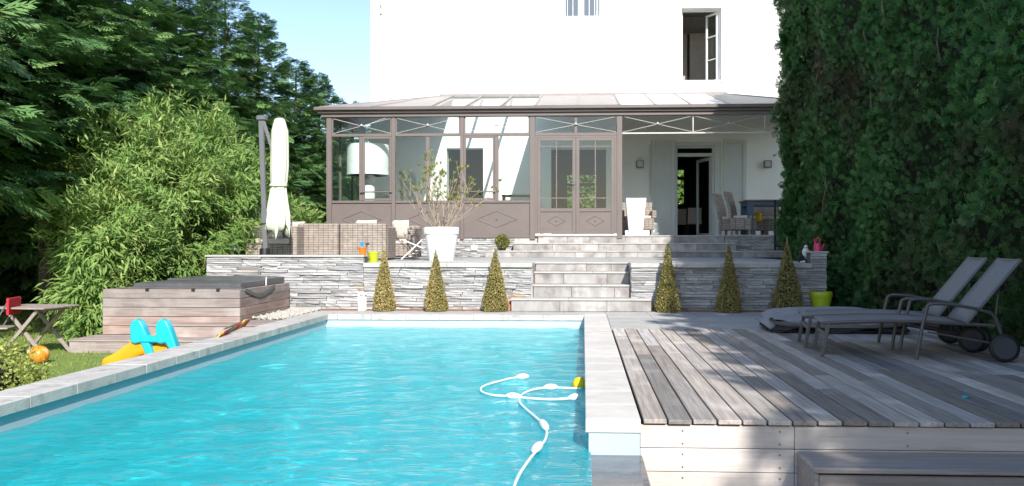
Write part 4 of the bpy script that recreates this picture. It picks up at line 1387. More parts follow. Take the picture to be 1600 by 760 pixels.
# parasol
py_ = 14.6
c = gy(414, 0, py_)
ztop = gy(0, 185, py_).z - Z_TERR
t = thing('parasol', 'closed pale lime cantilever parasol on a grey pole', 'parasol', (c.x, py_, Z_TERR))
dx_top = gy(409, 0, py_).x - gy(417, 0, py_).x
MB().bar((.02, 0, .0), (dx_top + .02, 0, ztop), .085, .06, up=(0, 1, 0), c=.006).build('pole', M['greymetal'], t)
MB().lathe([(.14, 0), (.14, .05), (.10, .08), (.09, .20), (.085, .24)], 20).build('base_collar', M['blackmetal'], t, True)
B(-.36, .42, -.36, .36, -.005, .035, .008).build('base_plate', M['blackmetal'], t)
xa = gy(436, 0, py_).x - c.x
MB().bar((dx_top + .05, -.01, ztop - .03), (xa - .06, -.03, gy(0, 250, py_).z - Z_TERR), .05, .035, up=(0, 1, 0)).build('arm', M['greymetal'], t)
B(dx_top - .045, dx_top + .12, -.06, .06, ztop - .07, ztop + .01, .01).build('hinge_head', M['greymetal'], t)
zj = gy(0, 340, py_).z - Z_TERR
B(-.05, .06, -.07, .05, zj - .12, zj + .12, .01).build('crank_box', M['greymetal'], t)
MB().tube([(-.04, -.08, zj), (-.10, -.09, zj), (-.10, -.09, zj + .14)], .010, 6).build('crank_handle', M['blackmetal'], t)
# folded canopy: pleated loft
prof = [(188, .05, .0), (190, .10, .0), (204, .145, .05), (207, .155, .12), (230, .165, .16), (262, .17, .2), (286, .155, .22), (291, .140, .16), (297, .150, .22), (315, .175, .32), (335, .21, .42), (348, .215, .5), (362, .205, .55)]
nn = 64
vs, fs = [], []
rr = random.Random(5)
phs = [rr.uniform(0, 6.28) for _ in range(4)]
for i, (pyx, r_, pl) in enumerate(prof):
    z_ = gy(0, pyx, py_).z - Z_TERR
    fr_ = i / (len(prof) - 1)
    cx_ = gy(437 - 7 * max(0, fr_ - .3), 0, py_).x - c.x
    for k in range(nn):
        a = 2 * PI * k / nn
        ple = math.cos(8 * a + phs[0] + .5 * fr_) * .6 + math.cos(5 * a + phs[1]) * .4
        rad = r_ * .92 * (1 + pl * .42 * ple)
        dz = 0
        if i >= len(prof) - 2:
            dz = (.085 * math.cos(3 * a + 1.1) + .045 * math.cos(7 * a + .6) + .03 * math.cos(11 * a)) * (1 if i == len(prof) - 1 else .5)
        vs.append((cx_ + rad * math.cos(a), rad * .8 * math.sin(a), z_ + dz))
for i in range(len(prof) - 1):
    for k in range(nn):
        k2 = (k + 1) % nn
        fs.append((i * nn + k, i * nn + k2, (i + 1) * nn + k2, (i + 1) * nn + k))
fs.append(tuple(range(nn)))
o = MB().add(vs, fs).build('canopy', M['canopy'], t, True)
sm = o.modifiers.new('cloth', 'SOLIDIFY'); sm.thickness = .008
zt_ = gy(0, 291, py_).z - Z_TERR
MB().lathe([(.152, -.02), (.156, 0), (.152, .02)], 24, (gy(435, 0, py_).x - c.x, 0, zt_)).build('tie_strap', M['canopy'], t, True)


def plant_pot(name, label, cat, loc, r0, r1, h, rim, m, group=None, saucer=False, nrim=1.08):
    t = thing(name, label, cat, loc, 0, group)
    MB().lathe([(r0, 0), (r0 + (r1 - r0) * .9 / nrim, h - rim)], 28).build('pot_body', m, t, True)
    ro = r1
    MB().lathe([(ro * .955, h - rim - .003), (ro, h - rim + .006), (ro, h - .008), (ro * .98, h), (ro * .88, h), (ro * .85, h - .05), (ro * .8, h - .09)], 32).build('rim', m, t, True)
    if saucer:
        MB().lathe([(r0 * 1.25, 0), (r0 * 1.35, .022), (r0 * 1.2, .022)], 28).build('saucer', m, t, True)
    return t


py2 = 15.7
c = gy(689.5, 0, py2)
hp = gy(0, 356, py2).z - Z_TERR
big = plant_pot('plant_pot', 'big round white flowerpot on the terrace', 'flowerpot', (c.x, py2, Z_TERR), .235, .335, hp, .13, M['pot_white'])
# bare oleander in it
t = thing('potted_shrub', 'sparse oleander shrub growing in the big white pot', 'shrub', (c.x, py2, Z_TERR + hp - .08))
MB().lathe([(.27, 0), (.27, .012)], 24).build('potting_soil', M['earth'], t)
st = MB()
lp, ldir = [], []
r_ = random.Random(12)


def branch(p, d, L, rad, depth):
    pts = [p]
    q, dd = p.copy(), d.copy()
    for i in range(4):
        dd = (dd + Vector((r_.uniform(-.10, .10), r_.uniform(-.10, .10), r_.uniform(-.02, .10)))).normalized()
        q = q + dd * L / 4
        pts.append(q.copy())
    st.tube(pts, [rad * (1 - .13 * i) for i in range(5)], 5)
    if depth == 0 or r_.random() < .10:
        for _ in range(r_.randint(9, 15)):
            k_ = r_.uniform(.55, 1.0)
            lp.append(pts[3].lerp(pts[4], k_) if k_ < 1 else pts[4]); ldir.append((dd + Vector((r_.uniform(-.9, .9), r_.uniform(-.9, .9), r_.uniform(-.5, .7)))).normalized())
    if depth > 0:
        for _ in range(r_.choice((2, 2, 3))):
            k_ = r_.choice((2, 3, 4, 4))
            nd = (dd + Vector((r_.uniform(-.55, .55), r_.uniform(-.55, .55), r_.uniform(-.12, .35)))).normalized()
            branch(pts[k_], nd, L * r_.uniform(.50, .8), rad * .62, depth - 1)


for i in range(23):
    a = 2 * PI * i / 23 + r_.uniform(-.2, .2)
    tilt = r_.uniform(.10, 1.08)
    branch(Vector((.08 * math.cos(a), .08 * math.sin(a), 0)), Vector((math.sin(tilt) * math.cos(a), math.sin(tilt) * math.sin(a) * .8, math.cos(tilt))).normalized(), r_.uniform(.5, .72), .012, 2)
st.build('stem', M['twig'], t)
P = np.array(lp); D = np.array(ldir); n = len(P)
V, F, A = scatter(leaf_template(.20), P, D, rng.normal(0, 1, (n, 3)) + [0, 0, 1.2], rng.uniform(.055, .10, n), rng.uniform(0, 1, n))
link('foliage', np_mesh('foliage', V, F, M['l_ole'], A), t)

c = gy(583.5, 408, 14.05)
plant_pot('plant_pot', 'small lime green pot with saucer on the left wall edge', 'flowerpot', (c.x, 14.05, Z_TERR), .068, .10, .185, .03, M['lime'], None, True)
c = gy(566.5, 0, 13.92)
t = plant_pot('plant_pot', 'small orange bucket with blue toys beside the lime pot', 'bucket', (c.x, 13.92, .907), .05, .072, .135, .02, M['orange'])
k = thing('toy_trowel', 'small blue toy trowel sticking out of the orange bucket', 'toy', (c.x - .01, 13.92, .907 + .10))
MB().bar((0, 0, -.04), (.01, 0, .05), .014, .014).build('handle', M['blue_toy'], k)
MB().prism([(-.028, .05), (.028, .05), (.032, .10), (0, .135), (-.032, .10)], -.004, .004, 'y').build('blade', M['blue_toy'], k)
k = thing('toy_rake', 'dark toy rake leaning out of the orange bucket', 'toy', (c.x + .03, 13.93, .907 + .09))
MB().bar((0, 0, -.04), (.045, 0, .09), .014, .014).build('handle', M['blackmetal'], k)
B(.02, .08, -.014, .014, .086, .112, .003).build('head', M['blackmetal'], k)

# white folding chair
fy = 15.9
t = thing('folding_chair', 'white folding garden chair folded against the big pot', 'chair', (gy(645, 0, fy).x, fy, Z_TERR))


def rel(px, py, dy=0):
    p = gy(px, py, fy + dy)
    return (p.x - gy(645, 0, fy).x, dy, max(p.z - Z_TERR, .012))


for k_, dy in enumerate((0, .38)):
    MB().tube([rel(627, 406, dy), rel(668, 367, dy)], .012, 6).build('leg', M['white_paint'], t)
    MB().tube([rel(629, 375, dy), rel(668, 391, dy), rel(669, 400, dy)], .012, 6).build('leg', M['white_paint'], t)
mb = MB()
p0, p1 = Vector(rel(637, 404, 0)), Vector(rel(668, 376, 0))
for i in range(6):
    q = p0.lerp(p1, .1 + .16 * i)
    mb.box(q.x - .02, q.x + .02, .02, .36, q.z - .006, q.z + .006)
    o = MB().box(q.x - .02, q.x + .02, .02, .36, q.z - .006, q.z + .006, .003).build('slat', M['white_paint'], t)
B(-.3, .05, -.1, .45, .0, .010).build('foot_mat', M['greymetal'], t)

# garden spotlight beside the sofa
c = gy(367, 387, 14.9)
t = thing('garden_spotlight', 'pale tilted garden spotlight left of the rattan loveseat', 'spotlight', (c.x, 14.9, Z_TERR))
MB().tube([(0, 0, 0), (0, 0, c.z - Z_TERR - .02)], .012, 6).build('stake', M['blackmetal'], t)
T = Matrix.Translation((0, 0, c.z - Z_TERR)) @ Matrix.Rotation(.35, 4, 'Y')
MB().box(-.045, .045, -.05, .05, -.05, .05, .008, T).build('lamp_head', M['white_paint'], t)

# cat
c = gy(1257.5, 0, 14.15)
cat = thing('cat', 'black and white cat sitting on the right wall beside the pink can', 'cat', (c.x, 14.15, Z_TERR))
cat.scale = (1.12, 1.05, 1.0)
mb = MB()
Tb = Matrix.Rotation(math.radians(-14), 3, 'X')
mb.ell((0, .02, .115), (.082, .095, .115), 18, 12)
mb.ell((0, -.02, .18), (.062, .065, .10), 18, 12, Tb)
mb.ell((-.004, -.045, .285), (.048, .046, .043), 16, 12)
mb.ell((-.006, -.083, .272), (.022, .020, .017), 12, 8)
mb.ell((0, -.03, .24), (.042, .042, .04), 12, 8)
for s_ in (-1, 1):
    mb.tube([(s_ * .034, -.055, .20), (s_ * .032, -.072, .10), (s_ * .03, -.078, .012)], [.030, .020, .018], 10)
    mb.ell((s_ * .031, -.094, .014), (.020, .030, .014), 10, 8)
    mb.ell((s_ * .070, -.005, .06), (.035, .075, .058), 12, 8)
    mb.ell((s_ * .072, -.072, .016), (.020, .036, .016), 10, 8)
    mb.tube([(s_ * .030, -.040, .305), (s_ * .036, -.042, .335), (s_ * .038, -.042, .350)], [.022, .012, .002], 8)
mb.tube([(.03, .10, .03), (.09, .10, .022), (.125, .04, .02), (.12, -.02, .02)], [.020, .019, .017, .010], 8)
body = mb.build('body', None, cat)
rm = body.modifiers.new('skin', 'REMESH'); rm.mode = 'VOXEL'; rm.voxel_size = .0062; rm.use_smooth_shade = True
sm = body.modifiers.new('soft', 'SMOOTH'); sm.iterations = 3


def cat_mat():
    m = mat('cat_fur', (0.012, 0.012, 0.013), (0.02, 0.019, 0.019), 0.85, (60, 60, 60), coord='obj', bump=.2)
    N, L = m.node_tree.nodes, m.node_tree.links
    p = N['Principled BSDF']
    src = p.inputs['Base Color'].links[0].from_socket
    tc = N.new('ShaderNodeTexCoord')

    def blob(c_, r_):
        a = N.new('ShaderNodeVectorMath'); a.operation = 'SUBTRACT'; L.new(tc.outputs['Object'], a.inputs[0]); a.inputs[1].default_value = c_
        d_ = N.new('ShaderNodeVectorMath'); d_.operation = 'DIVIDE'; L.new(a.outputs[0], d_.inputs[0]); d_.inputs[1].default_value = r_
        l_ = N.new('ShaderNodeVectorMath'); l_.operation = 'LENGTH'; L.new(d_.outputs[0], l_.inputs[0])
        lt = N.new('ShaderNodeMath'); lt.operation = 'LESS_THAN'; L.new(l_.outputs['Value'], lt.inputs[0]); lt.inputs[1].default_value = 1
        return lt.outputs[0]
    acc = None
    for c_, r_ in (((0, -.09, .185), (.060, .075, .085)), ((-.005, -.10, .275), (.030, .05, .030)), ((0, -.10, .015), (.12, .05, .028)), ((0, -.09, .115), (.022, .05, .06))):
        s_ = blob(c_, r_)
        if acc is None:
            acc = s_
        else:
            mx_ = N.new('ShaderNodeMath'); mx_.operation = 'MAXIMUM'; L.new(acc, mx_.inputs[0]); L.new(s_, mx_.inputs[1]); acc = mx_.outputs[0]
    mx = N.new('ShaderNodeMix'); mx.data_type = 'RGBA'
    L.new(acc, mx.inputs[0]); L.new(src, mx.inputs[6]); mx.inputs[7].default_value = (.72, .70, .67, 1)
    L.new(mx.outputs[2], p.inputs['Base Color'])
    return m


body.data.materials.append(cat_mat())
for s_ in (-1, 1):
    MB().ell((s_ * .019 - .004, -.086, .292), (.007, .005, .007), 8, 6).build('eye', M['lime'], cat, True)
MB().ell((-.006, -.103, .277), (.005, .004, .004), 8, 6).build('nose', M['pink'], cat, True)

# pink watering can
c = gy(1277.5, 0, 14.0)
t = thing('watering_can', 'small pink watering can on the end pier of the right wall', 'watering can', (c.x, 14.0, .975))
MB().lathe([(.062, 0), (.062, .11), (.05, .135), (.045, .135), (.04, .12)], 20).build('can_body', M['pink'], t, True)
MB().tube([(.055, 0, .02), (.09, -.01, .08), (.105, -.01, .125)], [.016, .012, .010], 8).build('spout', M['pink'], t, True)
MB().tube([(.03, 0, .13), (.04, 0, .19), (.01, 0, .225), (-.02, 0, .205), (-.035, 0, .13)], .0085, 8).build('handle', M['pink'], t, True)
MB().tube([(-.04, .0, .13), (-.058, 0, .185), (-.05, 0, .215)], .0085, 8).build('carry_grip', M['pink'], t, True)


# ================================================================== TOPIARY
def fuzz(P, Nrm, n, size, m, name, parent, wd=.7, spread=.9):
    idx = rng.integers(0, len(P), n)
    D = Nrm[idx] + rng.normal(0, spread, (n, 3))
    V, F, A = scatter(quad_template(wd), P[idx], D, rng.normal(0, 1, (n, 3)), rng.uniform(size * .7, size * 1.3, n), rng.uniform(0, 1, n))
    return V, F, A


def cone_points(n, hgt, rad, seed):
    r = np.random.default_rng(seed)
    u = 1 - np.sqrt(r.uniform(0, 1, n))
    a = r.uniform(0, 2 * PI, n)
    lump = 1 + .07 * np.sin(a * 3 + u * 9 + seed) + .05 * np.sin(a * 7 - u * 21)
    prof = np.where(u < .08, .88 + u * 1.5, (1 - u) ** 1.0 * 1.087)
    rr_ = rad * prof * lump * (1 - .3 * r.uniform(0, 1, n) ** 2.2) * 1.02
    P = np.stack([rr_ * np.cos(a), rr_ * np.sin(a), u * hgt], 1)
    Nn = np.stack([np.cos(a), np.sin(a), np.full(n, .35)], 1)
    return P, Nn


TP = [(600, 384, 33, 'yellowish'), (681, 389, 34, 'greenish'), (774, 385, 37, 'fuller')]
TOPL = ['yellowed topiary cone at the far left of the stone wall', 'topiary cone greener on its right side, below the big white pot',
        'topiary cone against the left edge of the lower steps', 'greenish topiary cone just right of the steps casting a thin shadow',
        'brownish topiary cone in the middle of the right wall', 'broad brown topiary cone in full shade next to the big lime pot']
for i, (px, ptop, wpx) in enumerate(((600, 384, 33), (681, 389, 34), (774, 385, 38), (1043, 377, 35), (1139, 378, 36), (1230, 374, 46))):
    yy = 13.50
    c = gy(px, 0, yy)
    hgt = gy(0, ptop, yy).z
    rad = wpx / 2 * 13.4 / 1300 * 1.03
    t = thing('topiary_cone', TOPL[i], 'topiary', (c.x, yy, .008), 0, 'clipped topiary cones along the wall')
    P, Nn = cone_points(7000, hgt * .97, rad, i)
    n = len(P)
    sz = .024
    V, F, A = scatter(quad_template(.75), P, Nn * .6 + rng.normal(0, .8, (n, 3)), Nn + rng.normal(0, .6, (n, 3)), rng.uniform(sz * .7, sz * 1.35, n),
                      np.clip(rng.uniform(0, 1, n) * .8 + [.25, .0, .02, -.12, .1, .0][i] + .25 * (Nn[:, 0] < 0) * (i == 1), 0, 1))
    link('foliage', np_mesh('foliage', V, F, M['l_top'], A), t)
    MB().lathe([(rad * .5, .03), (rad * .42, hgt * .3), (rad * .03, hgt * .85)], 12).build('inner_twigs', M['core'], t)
    tw = MB()
    for k in range(3):
        tw.tube([(0, 0, hgt * .85), (rng.uniform(-.01, .01), 0, hgt + .015 * k)], .004, 4)
    tw.build('tip_twig', M['twig'], t)
    MB().tube([(0, 0, -.01), (0, 0, .08)], .016, 6).build('stem', M['bark'], t)

c = gy(785, 0, 19.75)
t = thing('topiary_ball', 'round clipped box ball on the step left of the double doors', 'topiary', (c.x, 19.75, .935))
P = norm(rng.normal(0, 1, (2600, 3))); Nn = P.copy()
rad = .165
P = P * rad * rng.uniform(.82, 1.06, (len(P), 1)) * (1 + .06 * np.sin(P[:, :1] * 9) * np.cos(P[:, 2:] * 7)) + [0, 0, .21]
V, F, A = scatter(quad_template(.8), P, Nn + rng.normal(0, .8, Nn.shape), rng.normal(0, 1, Nn.shape), rng.uniform(.018, .034, len(P)), rng.uniform(0, 1, len(P)))
link('foliage', np_mesh('foliage', V, F, M['l_ball'], A), t)
MB().ell((0, 0, .21), (.12, .12, .12)).build('inner_twigs', M['core'], t)
MB().lathe([(.07, 0), (.10, .075), (.095, .08)], 16).build('pot', M['blackmetal'], t)

# small things along the wall
c = gy(566, 0, 13.45)
t = thing('lantern', 'white lantern standing at the foot of the left stone wall', 'lantern', (c.x, 13.45, 0.0))
B(-.055, .055, -.055, .055, 0, .02, .004).build('base', M['white_paint'], t)
for sx in (-1, 1):
    for sy in (-1, 1):
        B(sx * .047 - .008, sx * .047 + .008, sy * .047 - .008, sy * .047 + .008, .02, .27).build('corner_post', M['white_paint'], t)
B(-.038, .038, -.038, .038, .021, .25).build('frosted_pane', M['white_fabric'], t)
MB().lathe([(.078, .27), (.078, .28), (.05, .305), (.022, .315)], 4).build('cap', M['white_paint'], t)
MB().tube([(-.02, 0, .31), (-.02, 0, .345), (.02, 0, .345), (.02, 0, .31)], .006, 6).build('handle', M['terracotta'], t)
c = gy(794, 0, 13.62)
plant_pot('plant_pot', 'terracotta pot half hidden behind the cone left of the steps', 'flowerpot', (c.x, 13.64, .008), .055, .075, .15, .03, M['terracotta'])
for px, m_, lb in ((1018, 'blackmetal', 'small black garden spotlight at the right end of the bottom step'), (1204, 'greymetal', 'small greenish garden spotlight beside the broad shaded cone')):
    c = gy(px, 0, 13.55)
    t = thing('garden_spotlight', lb, 'spotlight', (c.x, 13.55, .008))
    MB().tube([(0, 0, 0), (0, 0, .06)], .008, 6).build('stake', M[m_], t)
    MB().lathe([(.025, .05), (.035, .06), (.035, .14), (.03, .14)], 14).build('lamp_head', M[m_], t, True)
c = gz(1283, 481, 0.0)
plant_pot('plant_pot', 'large lime green flowerpot at the right end of the stone wall', 'flowerpot', (gy(1283, 0, 13.62).x, 13.62, 0), .125, .178, .325, .09, M['lime'])

# ================================================================== HOT TUB
tx0, tx1, tyA, tyB = -6.87, -4.87, 11.60, 13.60
tz0, tz1 = -.20, .45
tub = thing('hot_tub', 'square hot tub boxed in weathered wooden boards', 'hot tub', (tx0, tyA, tz0))
HOff = Vector((tx0, tyA, tz0))
hh = (tz1 - tz0) / 5
B(.03, 1.97, .03, 1.97, .0, tz1 - tz0 - .03).build('shell', M['joist'], tub)
for i in range(5):
    B(0, 2.0, 0, .028, i * hh + .003, (i + 1) * hh - .003, .004).build('plank', M['tubwood'], tub)
    B(1.972, 2.0, .03, 2.0, i * hh + .003, (i + 1) * hh - .003, .004).build('plank', M['tubwood_side'], tub)
    B(0, .028, .03, 2.0, i * hh + .003, (i + 1) * hh - .003, .004).build('plank', M['tubwood_side'], tub)
B(.028, 1.972, .0285, .16, tz1 - tz0 - .028, tz1 - tz0 - .004, .003).build('rim_board', M['tubwood'], tub)
B(1.84, 1.971, .162, 1.97, tz1 - tz0 - .028, tz1 - tz0 - .004, .003).build('rim_board', M['tubwood_side'], tub)
cv = thing('tub_cover', 'dark grey padded cover lying on the hot tub', 'cover', (tx0, tyA, tz1))


def pad(x0, x1, y0, y1, z0, z1, n_=14, bulge=.025, seed=0):
    r = random.Random(seed)
    vs, fs = [], []
    for i in range(n_ + 1):
        for j in range(n_ + 1):
            u, v_ = i / n_, j / n_
            e = min(u, 1 - u, v_, 1 - v_)
            vs.append((x0 + (x1 - x0) * u, y0 + (y1 - y0) * v_, z1 + bulge * (min(e * 5, 1) - 1) + r.uniform(-.004, .004)))
    for i in range(n_):
        for j in range(n_):
            fs.append((i * (n_ + 1) + j, (i + 1) * (n_ + 1) + j, (i + 1) * (n_ + 1) + j + 1, i * (n_ + 1) + j + 1))
    rim = [(i, 0) for i in range(n_)] + [(n_, j) for j in range(n_)] + [(i, n_) for i in range(n_, 0, -1)] + [(0, j) for j in range(n_, 0, -1)]
    base = len(vs)
    for (i, j) in rim:
        p = vs[i * (n_ + 1) + j]
        vs.append((p[0] + r.uniform(-.004, .004), p[1] + r.uniform(-.004, .004), z0))
    for k in range(len(rim)):
        k2 = (k + 1) % len(rim)
        a = rim[k][0] * (n_ + 1) + rim[k][1]; b2 = rim[k2][0] * (n_ + 1) + rim[k2][1]
        fs.append((a, base + k, base + k2, b2))
    fs.append(tuple(base + k for k in range(len(rim))))
    return MB().add(vs, fs)


pad(.34, 1.92, .22, 1.14, .002, .10, seed=1).build('cover_half', M['vinyl'], cv, True)
pad(.36, 1.93, 1.16, 1.96, .002, .125, seed=2).build('cover_half', M['vinyl'], cv, True)
pad(.30, 1.98, .12, .215, .0, .028, 14, .01, 3).build('cover_skirt', M['vinyl'], cv, True)
MB().bar((1.935, 1.15, .0), (1.94, 1.15, .13), .02, .012).build('seam_strap', M['white_paint'], cv)
mb = MB()
pts = []
for i in range(11):
    u = i / 10
    pts.append((2.012, .16 + 1.15 * u, -.01 - .115 * math.sin(PI * u)))
for p, q in zip(pts[:-1], pts[1:]):
    mb.bar(p, q, .012, .05)
mb.build('hanging_strap', M['vinyl'], cv)
for x_ in (.63, 1.30, 1.66):
    B(x_, x_ + .05, -.012, .03, -.03, .012, .004).build('clip', M['blackmetal'], cv)

plat = thing('wooden_platform', 'low wooden platform step in front of the hot tub', 'platform', (-6.95, 10.95, Z_LAWN))
B(.0, 2.58, .0, .028, .0, .155, .004).build('plank', M['tubwood'], plat)
B(.0, .028, .03, .64, .0, .155, .004).build('plank', M['tubwood_side'], plat)
for i in range(5):
    B(-.01, 2.58, -.012 + i * .130, .112 + i * .130, .156, .180, .004).build('plank', M['tubwood'], plat)
x_s = gy(228, 0, 11.3).x
p2 = thing('wooden_step', 'wooden step between the platform and the hot tub corner', 'step', (x_s, 11.28, -.20))
B(0, -4.36 - x_s, 0, .028, 0, .155, .004).build('plank', M['tubwood'], p2)
B(-.004, -4.36 - x_s, -.015, .14, .156, .180, .004).build('plank', M['tubwood'], p2)
B(-.004, -4.36 - x_s, .145, .315, .156, .180, .004).build('plank', M['tubwood'], p2)
for i in range(5):
    B(-4.865 - x_s, -4.36 - x_s, .32 + .13 * i, .445 + .13 * i, .156, .180, .004).build('plank', M['tubwood'], p2)
tag(B(-4.866, -4.36, 12.25, YW + .05, -.30, -.012).build('gravel_bed', M['earth']), None, None, None, 'structure')
tag(B(-6.86, -4.87, 13.61, YW + .05, -.30, -.012).build('gravel_bed', M['earth']), None, None, None, 'structure')
# pebbles
bm = bmesh.new(); bmesh.ops.create_icosphere(bm, subdivisions=1, radius=1)
pv_ = np.array([v.co for v in bm.verts]); pf_ = np.array([[v.index for v in f.verts] for f in bm.faces]); bm.free()
n = 1500
P = np.stack([rng.uniform(-4.85, -4.36, n), rng.uniform(12.0, 13.72, n), np.zeros(n)], 1)
P[:, 2] = .0 + rng.uniform(-.012, .02, n)
s3 = rng.uniform(.5, 1.2, (n, 1, 3)) * rng.uniform(.010, .026, (n, 1, 1))
V = (pv_[None] * s3 + P[:, None]).reshape(-1, 3)
F = (pf_[None] + (np.arange(n) * len(pv_))[:, None, None]).reshape(-1, 3)
tag(link('gravel', np_mesh('gravel', V, F, M['pebble'], None, True)), 'loose white pebbles beside the hot tub', None, None, 'stuff')

# ================================================================== TOYS AND TABLE ON THE LAWN
sy = 9.35
cx_ = gy(243, 0, sy).x
ztop = gy(0, 498, sy).z - Z_LAWN
sl_ = thing('toy_slide', 'small plastic slide with turquoise ladder and orange chute', 'slide', (cx_, sy, Z_LAWN), math.radians(0))


def sp_(px, py, dy=0.0):
    p = gy(px, py, sy + dy)
    return Vector((p.x - cx_, dy, p.z - Z_LAWN))


for (ax, bx_, dyy) in ((216, 262, .12), (252, 262, -.10)):
    pass
# two side cheeks (rounded A-shaped plates) and a rung panel between them
for name_, pxa, dyy in (('ladder_side', 216, .0), ('ladder_side', 256, -.02)):
    w0 = .055
    pts = [sp_(pxa - 9, 535, dyy), sp_(pxa - 10, 512, dyy), sp_(pxa - 8, 503, dyy), sp_(pxa - 1, 498.5, dyy), sp_(pxa + 7, 501, dyy), sp_(pxa + 13, 513, dyy), sp_(pxa + 24, 545, dyy), sp_(pxa + 33, 575, dyy),
           sp_(pxa + 23, 575, dyy), sp_(pxa + 14, 552, dyy), sp_(pxa + 6, 535, dyy), sp_(pxa - 2, 537, dyy)]
    poly = [(p.x, p.z) for p in pts]
    o = MB().prism(poly, dyy - w0, dyy + w0, 'y').build(name_, M['turq'], sl_)
    bv = o.modifiers.new('round', 'BEVEL'); bv.width = .02; bv.segments = 3; bv.limit_method = 'ANGLE'; bv.angle_limit = math.radians(60)
    o.data.polygons.foreach_set('use_smooth', [True] * len(o.data.polygons)); o.data.set_sharp_from_angle(angle=math.radians(50))
a, b_ = sp_(222, 528), sp_(262, 528)
B(a.x, b_.x, -.07, .03, a.z - .05, a.z + .03, .015).build('rung', M['turq'], sl_)
a, b_ = sp_(236, 556), sp_(275, 556)
B(a.x, b_.x, -.09, .01, a.z - .03, a.z + .04, .015).build('rung', M['turq'], sl_)
# chute: trough sweeping left
cl = [sp_(252, 534, .16), sp_(234, 535, .16), sp_(218, 543, .15), sp_(201, 556, .13), sp_(184, 568, .11), sp_(165, 578, .10)]
cl[-1].z = max(cl[-1].z, .05)
vs, fs = [], []
sec = [(-.17, .11), (-.17, -.10), (-.13, -.13), (.13, -.13), (.17, -.10), (.17, .11), (.14, .11), (.14, .012), (.10, -.008), (-.10, -.008), (-.14, .012), (-.14, .11)]
for p in cl:
    for (sv, sz_) in sec:
        vs.append((p.x, p.y + sv, p.z + sz_))
ns = len(sec)
for i in range(len(cl) - 1):
    for k in range(ns):
        k2 = (k + 1) % ns
        fs.append((i * ns + k, i * ns + k2, (i + 1) * ns + k2, (i + 1) * ns + k))
fs += [tuple(range(ns)), tuple((len(cl) - 1) * ns + k for k in reversed(range(ns)))]
o = MB().add(vs, fs).build('chute', M['yellow_orange'], sl_, True)
o.modifiers.new('soft', 'SUBSURF').levels = 1; o.modifiers['soft'].render_levels = 2
a = sp_(243, 545)
B(a.x - .16, a.x + .12, .0, .16, .0, a.z + .05, .03).build('chute_support', M['yellow_orange'], sl_)

c = gz(60, 569, Z_LAWN)
t = thing('ball', 'orange ball with pale panels on the grass', 'ball', (c.x, c.y + .02, Z_LAWN))
ball_m = mat('orange_ball', (0.80, 0.24, 0.02), (0.86, 0.50, 0.22), 0.35, (5, 5, 5), 1, spec=.5, lo=.52, hi=.58, coord='obj')
MB().ell((0, 0, .112), (.112, .112, .112), 24, 16).build('ball_skin', ball_m, t, True)

ty_ = 10.75
c = gy(55, 0, ty_)
zt = gy(0, 478, ty_).z - Z_LAWN
t = thing('folding_table', 'grey folding wooden garden table on the lawn', 'table', (c.x, ty_, Z_LAWN), math.radians(-6))
hw = (gy(98, 0, ty_).x - gy(8, 0, ty_).x) / 2
for i in range(6):
    B(-hw, hw, -.33 + i * .11, -.225 + i * .11, zt - .022, zt, .004).build('slat', M['oldwood'], t)
for s_, dy in ((-1, -.26), (1, -.20), (-1, .22), (1, .28)):
    MB().bar((s_ * .30, dy, .01), (-s_ * .26, dy, zt - .03), .045, .028, up=(0, 1, 0), c=.003).build('leg', M['oldwood'], t)
B(-.28, -.24, -.26, .28, zt - .06, zt - .024).build('cross_rail', M['oldwood'], t)
B(.24, .28, -.20, .28, zt - .06, zt - .024).build('cross_rail', M['oldwood'], t)

c = gy(0, 0, 10.4)
t = thing('folding_chair', 'red folding chair with thin dark legs at the left edge', 'chair', (c.x - .10, 10.5, Z_LAWN), math.radians(-75))
zs_ = gy(0, 512, 10.4).z - Z_LAWN
zbk = gy(0, 466, 10.4).z - Z_LAWN
B(-.20, .20, .17, .20, zbk - .22, zbk, .012).build('backrest', M['red'], t)
B(-.19, .19, -.20, .18, zs_ - .02, zs_, .006).build('seat', M['oldwood'], t)
for sx in (-1, 1):
    MB().tube([(sx * .18, -.22, .01), (sx * .18, .20, zbk - .02)], .010, 6).build('leg', M['greymetal'], t)
    MB().tube([(sx * .165, .22, .01), (sx * .165, -.17, zs_)], .010, 6).build('leg', M['greymetal'], t)

# toy xylophone standing on the coping edge
p0, p1 = gz(337, 528, 0.0), gz(382, 509, 0.0)
t = thing('toy_xylophone', 'toy xylophone with coloured bars leaning beside the pool coping', 'toy', (p0.x, p0.y, 0.0), math.atan2(p1.y - p0.y, p1.x - p0.x))
Lx = (p1 - p0).length
cols = [(0.8, 0.62, 0.05), (0.75, 0.3, 0.03), (0.62, 0.05, 0.04), (0.5, 0.04, 0.06), (0.05, 0.4, 0.3), (0.35, 0.35, 0.04), (0.6, 0.04, 0.05), (0.6, 0.06, 0.2)]
Tt = Matrix.Rotation(math.radians(38), 4, 'X')
MB().box(.02, Lx, -.005, .012, .01, .03, .002, Tt).build('base_rail', M['deadtwig'], t)
MB().box(.12, Lx, -.005, .012, .10, .12, .002, Tt).build('base_rail', M['deadtwig'], t)
for i in range(12):
    u = (i + .5) / 12
    ln = .07 + .12 * u if i < 8 else .19 - .015 * (i - 8)
    cm = mat('toy_bar_paint', cols[i % 8], None, .5)
    MB().box(u * Lx - Lx / 30, u * Lx + Lx / 30, -.018, -.006, .005, .005 + ln * .8, .003, Tt).build('tone_bar', cm, t)

